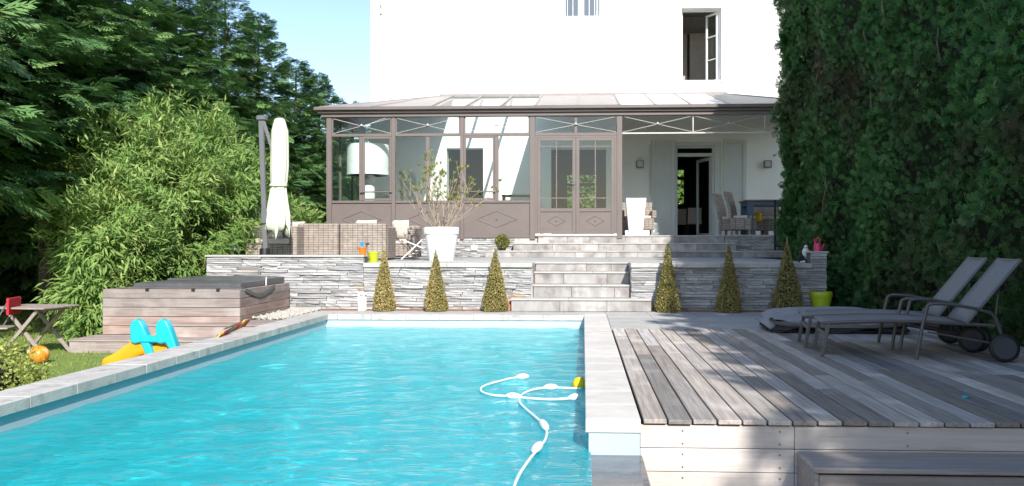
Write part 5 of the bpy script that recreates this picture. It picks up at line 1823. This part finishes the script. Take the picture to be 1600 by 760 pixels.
# ================================================================== DECK
deck = setting('wooden_deck', 'weathered grey wooden deck right of the pool')
B(DX0 + .01, DX1, DY0 + .06, DY1, -.55, -.05).build('deck_frame', M['joist'], deck)
pitch = .1535
nb = int((DX1 - DX0) / pitch) + 1
for i in range(nb):
    xa = DX0 + .004 + i * pitch
    xb = xa + pitch - .012
    cuts = [DY0 - .012 + random.uniform(-.006, .006)]
    if i % 2 == 0:
        cuts += [DY0 + random.uniform(1.5, 2.4), DY0 + random.uniform(3.6, 4.4)]
    else:
        cuts += [DY0 + random.uniform(2.4, 3.4)]
    if i in (0, 9): cuts = [cuts[0], DY0 + (2.0 if i == 0 else 1.15), cuts[-1] + .4]
    cuts.append(DY1)
    for a, b_ in zip(cuts[:-1], cuts[1:]):
        dz = random.uniform(-.0015, .0015)
        B(xa, xb, a + .0015, b_ - .0015, -.024 + dz, .004 + dz, .003).build('deck_board', M['deck'], deck)
fz = [-.034, -.180, -.328, -.476, -.62]
for k in range(4):
    B(.357, 1.31, DY0 + .012, DY0 + .038, fz[k + 1] + .004, fz[k], .003).build('fascia_board', M['fascia'], deck)
    B(1.313, DX1, DY0 + .012, DY0 + .038, fz[k + 1] + .004, fz[k], .003).build('fascia_board', M['fascia'], deck)
sc_ = MB()
for k in range(3):
    for xx in (.62, 1.22, 2.0, 2.8):
        for dz in (-.035, -.115):
            sc_.lathe([(.006, 0), (.006, .003)], 8, (0, 0, 0)) if False else sc_.box(xx - .005, xx + .005, DY0 + .0095, DY0 + .0125, fz[k] + dz - .005, fz[k] + dz + .005)
sc_.build('screw_heads', M['greymetal'], deck)
stp = thing('wooden_step', 'broad low wooden step against the front of the deck', 'step', (1.32, DY0, Z_LOW))
zt = -.184 - Z_LOW
B(.0, 3.0, -.40, -.012, zt - .03, zt, .005).build('tread_board', M['step_wood'], stp)
B(.005, .03, -.385, .005, .02, zt - .032, .003).build('side_board', M['step_wood'], stp)
B(.032, 3.0, -.388, -.362, zt - .175, zt - .042, .003).build('front_board', M['step_wood'], stp)
B(.032, 3.0, -.388, -.362, zt - .33, zt - .18, .003).build('front_board', M['step_wood'], stp)
B(.032, 3.0, -.388, -.362, zt - .49, zt - .335, .003).build('front_board', M['step_wood'], stp)
B(.034, 2.9, -.36, -.05, .02, zt - .045).build('step_frame', M['joist'], stp)


# ================================================================== LOUNGERS
def lounger(label, loc, rz):
    t = thing('sun_lounger', label, 'sun lounger', loc, rz, 'grey sun loungers on the deck')
    W = .60
    hs = .345
    # side rails, slightly bowed
    def railz(x): return .325 + .03 * math.sin(PI * min(x / 1.5, 1))
    xs = [0.0, .25, .55, .9, 1.25, 1.60]
    for y in (0, W):
        MB().tube([(x, y, railz(x)) for x in xs], .017, 8).build('side_rail', M['frame'], t, True)
    # sling seat
    vs, fs = [], []
    n_ = 14
    for i in range(n_ + 1):
        x = .0 + 1.30 * i / n_
        for j, y in enumerate((.0, .14, W / 2, W - .14, W)):
            vs.append((x, y, railz(x) + .018 - (.012 if 0 < j < 4 else 0)))
    for i in range(n_):
        for j in range(4):
            fs.append((i * 5 + j, i * 5 + j + 1, (i + 1) * 5 + j + 1, (i + 1) * 5 + j))
    o = MB().add(vs, fs).build('seat_sling', M['sling'], t, True)
    o.modifiers.new('thick', 'SOLIDIFY').thickness = .012
    # backrest
    ang = math.radians(52)
    bx0, bz0 = 1.30, railz(1.3) + .012
    L = .76
    vs, fs = [], []
    for i in range(9):
        s_ = L * i / 8
        for j, y in enumerate((.0, .14, W / 2, W - .14, W)):
            sag = .012 if 0 < j < 4 else 0
            vs.append((bx0 + s_ * math.cos(ang) + sag * math.sin(ang), y, bz0 + s_ * math.sin(ang) - sag * math.cos(ang)))
    for i in range(8):
        for j in range(4):
            fs.append((i * 5 + j, i * 5 + j + 1, (i + 1) * 5 + j + 1, (i + 1) * 5 + j))
    o = MB().add(vs, fs).build('backrest_sling', M['sling'], t, True)
    o.modifiers.new('thick', 'SOLIDIFY').thickness = .012
    bf = MB()
    e = (bx0 + L * math.cos(ang), bz0 + L * math.sin(ang))
    for y in (.0, W):
        bf.tube([(bx0, y, bz0 - .012), (e[0], y, e[1] - .012)], .015, 8)
    bf.tube([(e[0], 0, e[1] - .012), (e[0], W, e[1] - .012)], .015, 8)
    bf.tube([(bx0 + .30, .06, bz0 + .33), (bx0 + .26, .06, .30)], .010, 6); bf.tube([(bx0 + .30, W - .06, bz0 + .33), (bx0 + .26, W - .06, .30)], .010, 6)
    bf.build('backrest_frame', M['frame'], t, True)
    # front legs with stretcher
    for y in (.0, W):
        MB().bar((.06, y, .325), (-.0, y, 0), .035, .035, c=.004).build('leg', M['frame'], t)
    B(.022, .046, .018, W - .018, .19, .235, .003).build('stretcher', M['frame'], t)
    MB().tube([(.055, 0, .328), (.055, W, .328)], .016, 8).build('foot_rail', M['frame'], t)
    # mid legs rising into arm rests
    for y, s_ in ((-.035, -1), (W + .035, 1)):
        MB().tube([(.85, y, 0), (.90, y, .30), (.95, y, .515)], .017, 8).build('leg', M['frame'], t, True)
        MB().tube([(.95, y, .515), (1.0, y, .53), (1.15, y, .525), (1.38, y, .485), (1.50, y, .45), (1.545, y, .40), (1.60, y, .22), (1.60, y, .13)], .016, 8).build('arm_rest', M['frame'], t, True)
    MB().tube([(.90, -.035, .30), (.90, W + .035, .30)], .012, 6).build('cross_rail', M['frame'], t)
    MB().tube([(.95, -.02, .26), (1.55, -.02, .16)], .010, 6).build('brace', M['frame'], t)
    MB().tube([(.95, W + .02, .26), (1.55, W + .02, .16)], .010, 6).build('brace', M['frame'], t)
    MB().tube([(1.60, -.06, .13), (1.60, W + .06, .13)], .010, 8).build('axle', M['frame'], t)
    for y in (-.085, W + .085):
        Tm = Matrix.Translation((1.60, y, .13)) @ Matrix.Rotation(PI / 2, 4, 'X')
        mb = MB().lathe([(.118, -.026), (.130, -.016), (.130, .016), (.118, .026)], 28)
        mb.v = [tuple(Tm @ Vector(v)) for v in mb.v]
        wh = mb.build('wheel', M['tyre'], t, True)
        mb = MB().lathe([(.098, -.030), (.10, -.028), (.10, .028), (.098, .030)], 24)
        mb.v = [tuple(Tm @ Vector(v)) for v in mb.v]
        mb.build('wheel_disc', M['hubgrey'], wh, True)
    return t


L1 = lounger('grey sun lounger nearer the camera, its wheel in plain view', (2.31, 8.17, .006), math.radians(-8))
L2 = copy_tree(L1)
L2.location = (2.33, 8.87, .006); L2.rotation_euler = (0, 0, math.radians(-8.5))
L2['label'] = 'grey sun lounger on the hedge side behind the other one'

c = gz(1508, 622, .005)
t = thing('toy_piece', 'tiny turquoise plastic piece lying on the shaded deck boards', 'toy', c, .4)
MB().lathe([(.018, 0), (.024, .006), (.020, .014), (.008, .017)], 10).build('toy_disc', M['turq'], t, True)
B(.018, .045, -.006, .006, .002, .010, .002).build('toy_tab', M['turq'], t)
# floor cushion
c = (3.15, 10.75)
t = thing('floor_cushion', 'big grey floor cushion lying flat behind the sun loungers', 'cushion', (c[0], c[1], .006), math.radians(-4))


def blob(wx, wy, h, n_, seed, zoff=0, pw=.42):
    r = np.random.default_rng(seed)
    vs, fs = [], []
    for sg in (1, -1):
        for i in range(n_):
            for j in range(n_):
                u, v_ = -1 + 2 * i / (n_ - 1), -1 + 2 * j / (n_ - 1)
                e = ((1 - u * u) * (1 - v_ * v_))
                k = max(e, 0) ** pw
                cr = 1 - .05 * (u * u) * (v_ * v_)
                wr_ = .016 * math.sin(7 * u + 3 * v_ + seed) * (1 - k) * 2 + .010 * math.sin(13 * v_ - 6 * u)
                z = h * .36 + (h * .64 * k if sg > 0 else -h * .36 * min(1, k * 2.2)) + (wr_ if sg > 0 else 0)
                vs.append((u * wx / 2 * cr, v_ * wy / 2 * cr, max(z, 0) + zoff))
    for sg in (0, 1):
        o_ = sg * n_ * n_
        for i in range(n_ - 1):
            for j in range(n_ - 1):
                fs.append((o_ + i * n_ + j, o_ + (i + 1) * n_ + j, o_ + (i + 1) * n_ + j + 1, o_ + i * n_ + j + 1))
    return MB().add(vs, fs)


blob(1.72, 1.05, .11, 18, 2, 0.0, .3).build('cushion_base', M['greycloth_dark'], t, True)
blob(1.66, 1.10, .21, 26, 5, .07, .42).build('cushion_top', M['greycloth'], t, True)
mb = MB()
vs = [(-.98, -.22, .17), (-.78, -.42, .02), (-.62, -.20, .10), (-.80, .10, .04), (-.72, -.30, .16)]
mb.add(vs, [(0, 1, 4), (0, 4, 2), (0, 2, 3), (1, 2, 4)])
o = mb.build('cushion_flap', M['greycloth'], t, True)
o.modifiers.new('thick', 'SOLIDIFY').thickness = .015

# ================================================================== POOL HOSE
def hp(px, py, dz=.012): return gz(px, py, Z_WATER + .005) + Vector((0, 0, dz))


t = thing('pool_hose', 'white floating pool cleaner hose curling over the water', 'pool hose', hp(812, 630))
o0 = Vector(t.location)


def smooth_path(pts, n_=6):
    out = []
    P_ = [pts[0]] + pts + [pts[-1]]
    for i in range(1, len(P_) - 2):
        p0, p1, p2, p3 = P_[i - 1], P_[i], P_[i + 1], P_[i + 2]
        for k in range(n_):
            s_ = k / n_
            out.append(.5 * ((2 * p1) + (p2 - p0) * s_ + (2 * p0 - 5 * p1 + 4 * p2 - p3) * s_ * s_ + (3 * p1 - p0 - 3 * p2 + p3) * s_ ** 3))
    out.append(pts[-1])
    return out


h1 = [(818, 591.5), (800, 593), (776, 599), (757, 605), (751, 611), (756, 616), (772, 620), (800, 622), (830, 625), (862, 626.5), (898, 624.5)]
h2 = [(908, 609.5), (885, 608.5), (860, 608), (838, 610), (822, 615), (813, 622), (812, 631), (820, 640), (835, 653), (848, 665), (854, 676), (852, 690), (842, 703), (829, 719), (817, 736), (808, 752), (800, 775), (796, 800)]
for hpts in (h1, h2):
    pts = smooth_path([hp(*p) - o0 for p in hpts])
    MB().tube(pts, .009, 8).build('hose', M['hose'], t, True)


def float_at(px, py, px2, py2, lab=None):
    a, b_ = hp(px, py, .018) - o0, hp(px2, py2, .018) - o0
    d = (b_ - a)
    L = d.length
    mid_ = (a + b_) / 2
    rz = math.atan2(d.y, d.x)
    T = Matrix.Rotation(rz, 3, 'Z')
    mb = MB().ell(mid_, (L / 2, .030, .028), 14, 10, T)
    mb.build('float', M['hose'], t, True)


for f_ in ((806, 592, 827, 591), (790, 621.5, 814, 623), (888, 625, 908, 623.5), (849, 608.3, 872, 608), (845, 661, 855, 676), (846, 697, 833, 711)):
    float_at(*f_)
c = hp(914, 606)
t = thing('yellow_float', 'yellow ball float against the right pool wall', 'float', (PX1 - .07, c.y, Z_WATER - .02))
MB().ell((0, 0, .055), (.062, .062, .066), 18, 12).build('float_ball', M['yellow'], t, True)
MB().lathe([(.03, -.05), (.03, .0)], 12).build('float_neck', M['hose'], t, True)

# ================================================================== VEGETATION
SPR = [spray_template(5, 46, .052, 1), spray_template(5, 54, .046, 2)]
SPH = spray_template(3, 42, .055, 3)
SPC = spray_template(3, 40, .075, 4)


def conifer_mesh(seed, H, z0, R, nbr, trunk_only=False):
    r = np.random.default_rng(seed)
    parts = []
    br = MB()
    Ps, Ds, Ns, Ss, Vs = [], [], [], [], []
    for k in range(nbr):
        u = (k + r.uniform(0, 1)) / nbr
        z = z0 + (H - z0) * u ** .95
        a = k * 2.399963 + r.normal(0, .35)
        L = (R * (1 - u) ** .75 + .22) * r.uniform(.68, 1.18)
        el = math.radians(r.uniform(-8, 22) + 26 * u)
        d = np.array([math.cos(a) * math.cos(el), math.sin(a) * math.cos(el), math.sin(el)])
        side = np.array([-math.sin(a), math.cos(a), 0])
        m = max(10, int(L * 17))
        t = np.sqrt(r.uniform(.01, 1, m))
        droop = -.22 * L * (t ** 2) + .10 * L * t ** 6
        fan = r.normal(0, .30, m) * L * .42 * (.35 + t)
        P = np.array([0, 0, z]) + t[:, None] * L * d + fan[:, None] * side
        P[:, 2] += droop + r.normal(0, .05, m) - .25 * np.abs(fan)
        D = d * 1.0 + side * (fan / (L * .35))[:, None] * .8 + np.array([0, 0, -.35]) + r.normal(0, .25, (m, 3))
        Ps.append(P); Ds.append(D); Ns.append(np.array([0, 0, 1.0]) + d * .35 + r.normal(0, .28, (m, 3)))
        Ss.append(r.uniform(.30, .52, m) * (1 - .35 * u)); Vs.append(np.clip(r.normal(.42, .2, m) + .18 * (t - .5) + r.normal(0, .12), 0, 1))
        if k % 2 == 0:
            pe = [np.array([0, 0, z]) + s_ * L * d + np.array([0, 0, -.22 * L * s_ * s_]) for s_ in (0, .35, .7)]
            br.tube([tuple(p) for p in pe], [.035 * (1.1 - u), .022 * (1.1 - u), .008], 4, False)
    P, D, Nn, Sc, v = map(np.concatenate, (Ps, Ds, Ns, Ss, Vs))
    h = len(P) // 2
    a1 = scatter(SPR[0], P[:h], D[:h], Nn[:h], Sc[:h], v[:h])
    a2 = scatter(SPR[1], P[h:], D[h:], Nn[h:], Sc[h:], v[h:])
    V, F, A = joinf([a1, a2])
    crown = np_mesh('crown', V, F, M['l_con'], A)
    br.tube([(0, 0, -.05), (.04, .02, H * .3), (0, .03, H * .65), (0, 0, H * .97)], [.17, .13, .08, .015], 9)
    trunk = br.mesh('trunk', M['bark'], True)
    return crown, trunk


CON = [conifer_mesh(21, 9.0, 2.6, 2.4, 190), conifer_mesh(22, 9.0, .8, 2.3, 250), conifer_mesh(23, 8.0, .3, 2.0, 250)]
trees = [         (-10.6, 10.2, 0, 1.12, 'nearest conifer, its sprays hanging in at the upper left corner'),
         (-10.9, 13.4, 0, 1.1, 'tall dark conifer with layered sprays left above the bamboo'),
         (-10.7, 16.2, 0, 1.06, 'dark conifer standing over the left part of the bamboo'),
         (-11.0, 18.9, 1, 1.05, 'conifer rising straight behind the middle of the bamboo'),
         (-10.8, 21.5, 1, 1.04, 'bushy green conifer behind the right part of the bamboo'),
         (-10.6, 24.2, 1, 1.0, 'sunlit conifer with a thin browning tip against the sky'),
         (-10.7, 27.0, 2, 1.08, 'feathery conifer just left above the parasol'),
         (-10.5, 30.0, 2, 1.05, 'pointed conifer directly above the parasol canopy'),
         (-10.7, 33.2, 2, 1.0, 'smaller conifer between the parasol and the conservatory'),
         (-10.5, 37.0, 2, .98, 'low far conifer left of the white house corner'),
         (-10.4, 41.5, 2, .95, 'farthest conifer just showing beside the house corner')]
for i, (x, y, k, s_, lb) in enumerate(trees):
    t = thing('conifer_tree', lb, 'conifer', (x, y, Z_LAWN), i * 1.37, 'row of conifers along the left boundary')
    t.scale = (s_ * random.uniform(.95, 1.1), s_ * random.uniform(.95, 1.1), s_ * random.uniform(.95, 1.03))
    link('crown', CON[k][0], t); link('trunk', CON[k][1], t)
for i, (x, y) in enumerate(((-13.8, 16.0), (-13.4, 19.5), (-13.7, 23.0), (-13.5, 27.0))):
    t = thing('conifer_tree', ['dark conifer in the second row filling the left edge above the ivy hedge', 'dark conifer in the second row behind the right end of the ivy hedge',
                               'second row conifer glimpsed just above the left shoulder of the bamboo', 'second row conifer glimpsed at the skyline above the middle of the bamboo'][i], 'conifer', (x, y, Z_LAWN), i * 2.1, 'second row of conifers behind')
    t.scale = (1.05, 1.05, 1.0)
    link('crown', CON[1][0], t); link('trunk', CON[1][1], t)


# hedge on the right -----------------------------------------------------
def hedge_face(P, Nn, n_, r, size, tmpl, vbase=.45):
    D = Nn * .55 + np.stack([r.normal(0, .35, n_), r.normal(0, .45, n_), r.normal(.6, .5, n_)], 1)
    return scatter(tmpl, P, D, Nn + r.normal(0, .45, (n_, 3)) + [0, 0, .3], size, np.clip(r.normal(vbase, .27, n_), 0, 1))


HXF = 4.76
hedge = thing('hedge', 'very tall dark clipped thuja hedge along the right side', 'hedge', (HXF, 8, 0))
r = np.random.default_rng(31)


def bulge(y, z):
    return .13 * np.sin(y * 1.7 + .6 * z) + .10 * np.sin(z * 2.3 - y * .9) + .07 * np.sin(3.9 * y + 2.7 * z) + .05 * np.sin(7.1 * z + 2 * y) + .06 * np.sin(11.3 * y + 1.7 * np.sin(3 * z)) * np.sin(6.1 * z + 2 * np.sin(4 * y))


def htop(y):
    return 7.2 + .55 * np.clip((y - 13.5) / 2, 0, 1) + .35 * np.sin(y * .9) + .2 * np.sin(y * 2.3)


parts = []
n = 35000
y = r.uniform(8.0, 19.7, n); z = r.uniform(-.15, 7.6, n)
dpt = r.exponential(.10, n)
x = HXF - .06 + bulge(y, z) + dpt + np.where(z < .5, .16 * (.5 - z) * 2, 0)
P = np.stack([x - HXF, y - 8, z], 1)
Nn = np.tile(np.array([-1.0, -.15, .1]), (n, 1))
parts.append(hedge_face(P, Nn, n, r, r.uniform(.075, .17, n), SPH))
# far end
n = 3000
x = r.uniform(HXF, HXF + 3.0, n); z = r.uniform(-.1, 7.6, n)
P = np.stack([x - HXF, 19.6 + .2 * np.sin(2 * z) + r.uniform(0, .3, n) - 8, z], 1)
parts.append(hedge_face(P, np.tile(np.array([-.3, 1.0, .1]), (n, 1)), n, r, r.uniform(.16, .30, n), SPR[1]))
# outer lip towards the veranda
n = 1500
z = r.uniform(.9, 7.6, n)
P = np.stack([r.normal(.05, .07, n) + .07 * np.sin(z * 3), 19.50 + r.normal(0, .18, n) - 8, z], 1)
parts.append(hedge_face(P, np.tile(np.array([-.9, .2, .1]), (n, 1)), n, r, r.uniform(.14, .26, n), SPR[1]))
n = 3600
z = r.uniform(-.1, 7.6, n)
P = np.stack([r.uniform(.0, .55, n), r.uniform(19.1, 19.8, n) - 8, z], 1)
parts.append(hedge_face(P, np.tile(np.array([-.8, .5, .1]), (n, 1)), n, r, r.uniform(.12, .22, n), SPH))
# the part beside and behind the camera, coarser
n = 4200
y = r.uniform(-12, 8.0, n); z = r.uniform(-.7, 8.1, n)
P = np.stack([bulge(y, z) + r.exponential(.12, n) - .05, y - 8, z], 1)
parts.append(hedge_face(P, np.tile(np.array([-1.0, -.15, .1]), (n, 1)), n, r, r.uniform(.32, .58, n), SPC))
# ragged top
n = 4600
y = r.uniform(-12, 19.6, n)
P = np.stack([r.uniform(0, 1.6, n), y - 8, htop(y) + r.normal(0, .16, n)], 1)
parts.append(hedge_face(P, np.tile(np.array([0, -.2, 1.0]), (n, 1)), n, r, r.uniform(.28, .55, n), SPC))
V, F, A = joinf(parts)
link('foliage', np_mesh('foliage', V, F, M['l_hedge'], A), hedge)
# solid dark core added inside the hedge to keep light out
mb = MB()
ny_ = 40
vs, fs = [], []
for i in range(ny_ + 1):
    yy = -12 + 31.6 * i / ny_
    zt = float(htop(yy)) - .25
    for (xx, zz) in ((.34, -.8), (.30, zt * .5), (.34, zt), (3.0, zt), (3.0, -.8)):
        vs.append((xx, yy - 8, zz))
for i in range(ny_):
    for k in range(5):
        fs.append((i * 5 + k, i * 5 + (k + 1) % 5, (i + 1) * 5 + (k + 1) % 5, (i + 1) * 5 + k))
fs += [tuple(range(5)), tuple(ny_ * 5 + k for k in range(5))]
MB().add(vs, fs).build('dark_core', M['core'], hedge)
for i in range(26):
    yy, zz = r.uniform(11.0, 18.5), r.uniform(1.0, 5.4)
    xx = float(bulge(yy, zz)) - .02
    d = Vector((-.04, r.uniform(-.4, .4), r.uniform(.5, 1.0) * r.choice((-1, 1)))).normalized()
    L = r.uniform(.25, .7)
    p = Vector((xx, yy - 8, zz))
    MB().tube([p, p + d * L * .5 + Vector((-.03, 0, 0)), p + d * L], [.016, .012, .005], 5).build('dead_branch', M['deadtwig'], hedge)

# bamboo ---------------------------------------------------------------
def bamboo(label, cx_, cy_, rx, ry, hgt, nplume, seed, vshift=0.0, base=Z_LAWN):
    """a clump of culms carrying drooping plumes of lance leaves"""
    r = np.random.default_rng(seed)
    t = thing('bamboo_clump', label, 'bamboo', (cx_, cy_, base), 0, 'bamboo clumps left of the terrace')
    cm = MB()
    Ps, Ds, Ns, Vs = [], [], [], []
    d = norm(r.normal(0, 1, (nplume, 3)))
    lump = 1 + .16 * np.sin(d[:, 0] * 5 + seed) * np.sin(d[:, 2] * 6 + 1.3 * seed) + .10 * np.sin(d[:, 1] * 9 + d[:, 2] * 7) + r.normal(0, .06, nplume)
    q = np.where(r.uniform(0, 1, nplume) < .72, r.uniform(.86, 1.06, nplume), r.uniform(.35, .86, nplume)) * lump
    C = d * q[:, None] * np.array([rx, ry, hgt * .5]) + np.array([0, 0, hgt * .5])
    C[:, 2] = np.clip(C[:, 2], .15, None)
    for k in range(nplume):
        m = int(r.integers(55, 105))
        o = np.array([C[k, 0] / rx, C[k, 1] / ry, (C[k, 2] / hgt - .35) * 1.1])
        o = o / max(np.linalg.norm(o), .3)
        ax = norm((o * np.array([1, 1, .55]) + np.array([0, 0, .12]) + r.normal(0, .35, 3))[None])[0]
        ax = norm((ax + np.array([0, 0, 1.1 * max(0.0, C[k, 2] / hgt - .72) / .28]))[None])[0]
        L = r.uniform(.28, .55) * (1 + .5 * max(0.0, C[k, 2] / hgt - .72) / .28)
        s_ = r.uniform(0, 1, m)
        P = C[k] + ax * (L * (s_ - .45))[:, None] + r.normal(0, .075, (m, 3)) + np.array([0, 0, -1.0]) * (.20 * s_ ** 2)[:, None] * L
        Ps.append(P)
        Ds.append(ax * .75 + r.normal(0, .55, (m, 3)) + np.array([0, 0, -.42]))
        Ns.append(o * .8 + np.array([0, -.15, .65]) + r.normal(0, .45, (m, 3)))
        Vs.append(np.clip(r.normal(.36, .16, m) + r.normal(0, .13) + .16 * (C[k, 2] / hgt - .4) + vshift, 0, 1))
        if k % 5 == 0:
            f = np.array([C[k, 0] * .35, C[k, 1] * .35, 0])
            mid_ = (f + C[k]) / 2 + np.array([-C[k, 0] * .12, -C[k, 1] * .12, .12 * hgt])
            cm.tube([tuple(f), tuple((f + mid_) / 2 + [0, 0, .05 * hgt]), tuple(mid_), tuple(C[k] + ax * L * .4)], [.013, .011, .009, .003], 5, False)
    P, D, Nn, v = map(np.concatenate, (Ps, Ds, Ns, Vs))
    P[:, 2] = np.maximum(P[:, 2], .04)
    n_ = len(P)
    v = np.where(r.uniform(0, 1, n_) < .010, 1.0, v)
    V, F, A = scatter(leaf_template(.19, .05), P, D, Nn, r.uniform(.10, .21, n_), v)
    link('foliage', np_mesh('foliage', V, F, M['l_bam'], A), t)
    cm.build('culm', M['culm'], t, True)
    return t


bamboo('large bright bamboo clump left of and behind the hot tub', gy(224, 0, 14.6).x, 14.9, 1.42, 1.4, 3.62, 600, 41)
bamboo('bamboo clump spilling down onto the lawn at the left of the hot tub', gy(165, 0, 12.8).x, 12.9, .62, .75, 2.2, 170, 42)
bamboo('right hand bamboo clump between the hot tub and the parasol', gy(335, 0, 16.4).x, 16.5, 1.15, 1.25, 3.72, 440, 43, -.05)
bamboo('low bamboo behind the rattan loveseat and parasol', gy(425, 0, 19.2).x, 19.3, .95, 1.1, 2.5, 170, 44, -.05)

# ivy hedge far left, shrub by the coping ------------------------------
t = thing('ivy_hedge', 'low dark ivy covered hedge beyond the garden table', 'hedge', (-12.5, 19.5, Z_LAWN))
n = 9000
a = r.uniform(0, 1, n)
P = np.stack([r.uniform(-6, 5.2, n), r.normal(0, .22, n), np.zeros(n)], 1)
hz = 2.1 + .35 * np.sin(P[:, 0] * 1.3) + .2 * np.sin(P[:, 0] * 3.1)
P[:, 2] = a * hz
P[:, 1] += -.5 + .35 * (P[:, 2] / 2.2) ** 2 + .12 * np.sin(P[:, 0] * 4 + P[:, 2] * 3)
V, F, A = scatter(quad_template(.8), P, np.array([0, -.5, -.3]) + r.normal(0, .5, (n, 3)), np.array([0, -1, .5]) + r.normal(0, .4, (n, 3)), r.uniform(.09, .17, n), np.clip(r.normal(.45, .22, n), 0, 1))
link('foliage', np_mesh('foliage', V, F, M['l_ivy'], A), t)
B(-6, 5.2, -.25, .7, 0, 1.75).build('dark_core', M['core'], t)
sc = gz(14, 606, -.2)
t = thing('round_shrub', 'round yellow green shrub at the left edge beside the pool coping', 'shrub', (-5.18, 6.95, Z_LAWN))
n = 5200
P = norm(r.normal(0, 1, (n, 3))); Nn = P.copy()
P = P * np.array([.48, .42, .34]) * r.uniform(.70, 1.06, (n, 1)) * (1 + .08 * np.sin(P[:, :1] * 8 + P[:, 2:] * 5)) + [0, 0, .30]
P = P[P[:, 2] > .0]; n = len(P)
Nn = P - [0, 0, .25]
V, F, A = scatter(leaf_template(.55, .1), P, norm(Nn) * .5 + r.normal(0, .8, (n, 3)) + [0, 0, .3], norm(Nn) + r.normal(0, .5, (n, 3)), r.uniform(.026, .046, n), np.clip(r.normal(.5, .25, n), 0, 1))
link('foliage', np_mesh('foliage', V, F, M['l_shrub'], A), t)
MB().ell((0, 0, .28), (.28, .26, .2)).build('inner_twigs', M['core'], t)

# sunny trees beyond the house, seen through the rooms
t = thing('garden_trees', 'sunlit green foliage seen through the rear windows', 'foliage', (3, 62, Z_LAWN))
n = 24000
P = np.stack([r.uniform(-7, 11, n), r.uniform(0, 1.5, n), r.uniform(0, 7, n)], 1)
V, F, A = scatter(quad_template(.8), P, r.normal(0, 1, (n, 3)) + [0, -.6, 0], r.normal(0, .6, (n, 3)) + [0, -1, .6], r.uniform(.25, .5, n), np.clip(r.normal(.5, .25, n), 0, 1))
link('foliage', np_mesh('foliage', V, F, M['l_far'], A), t)
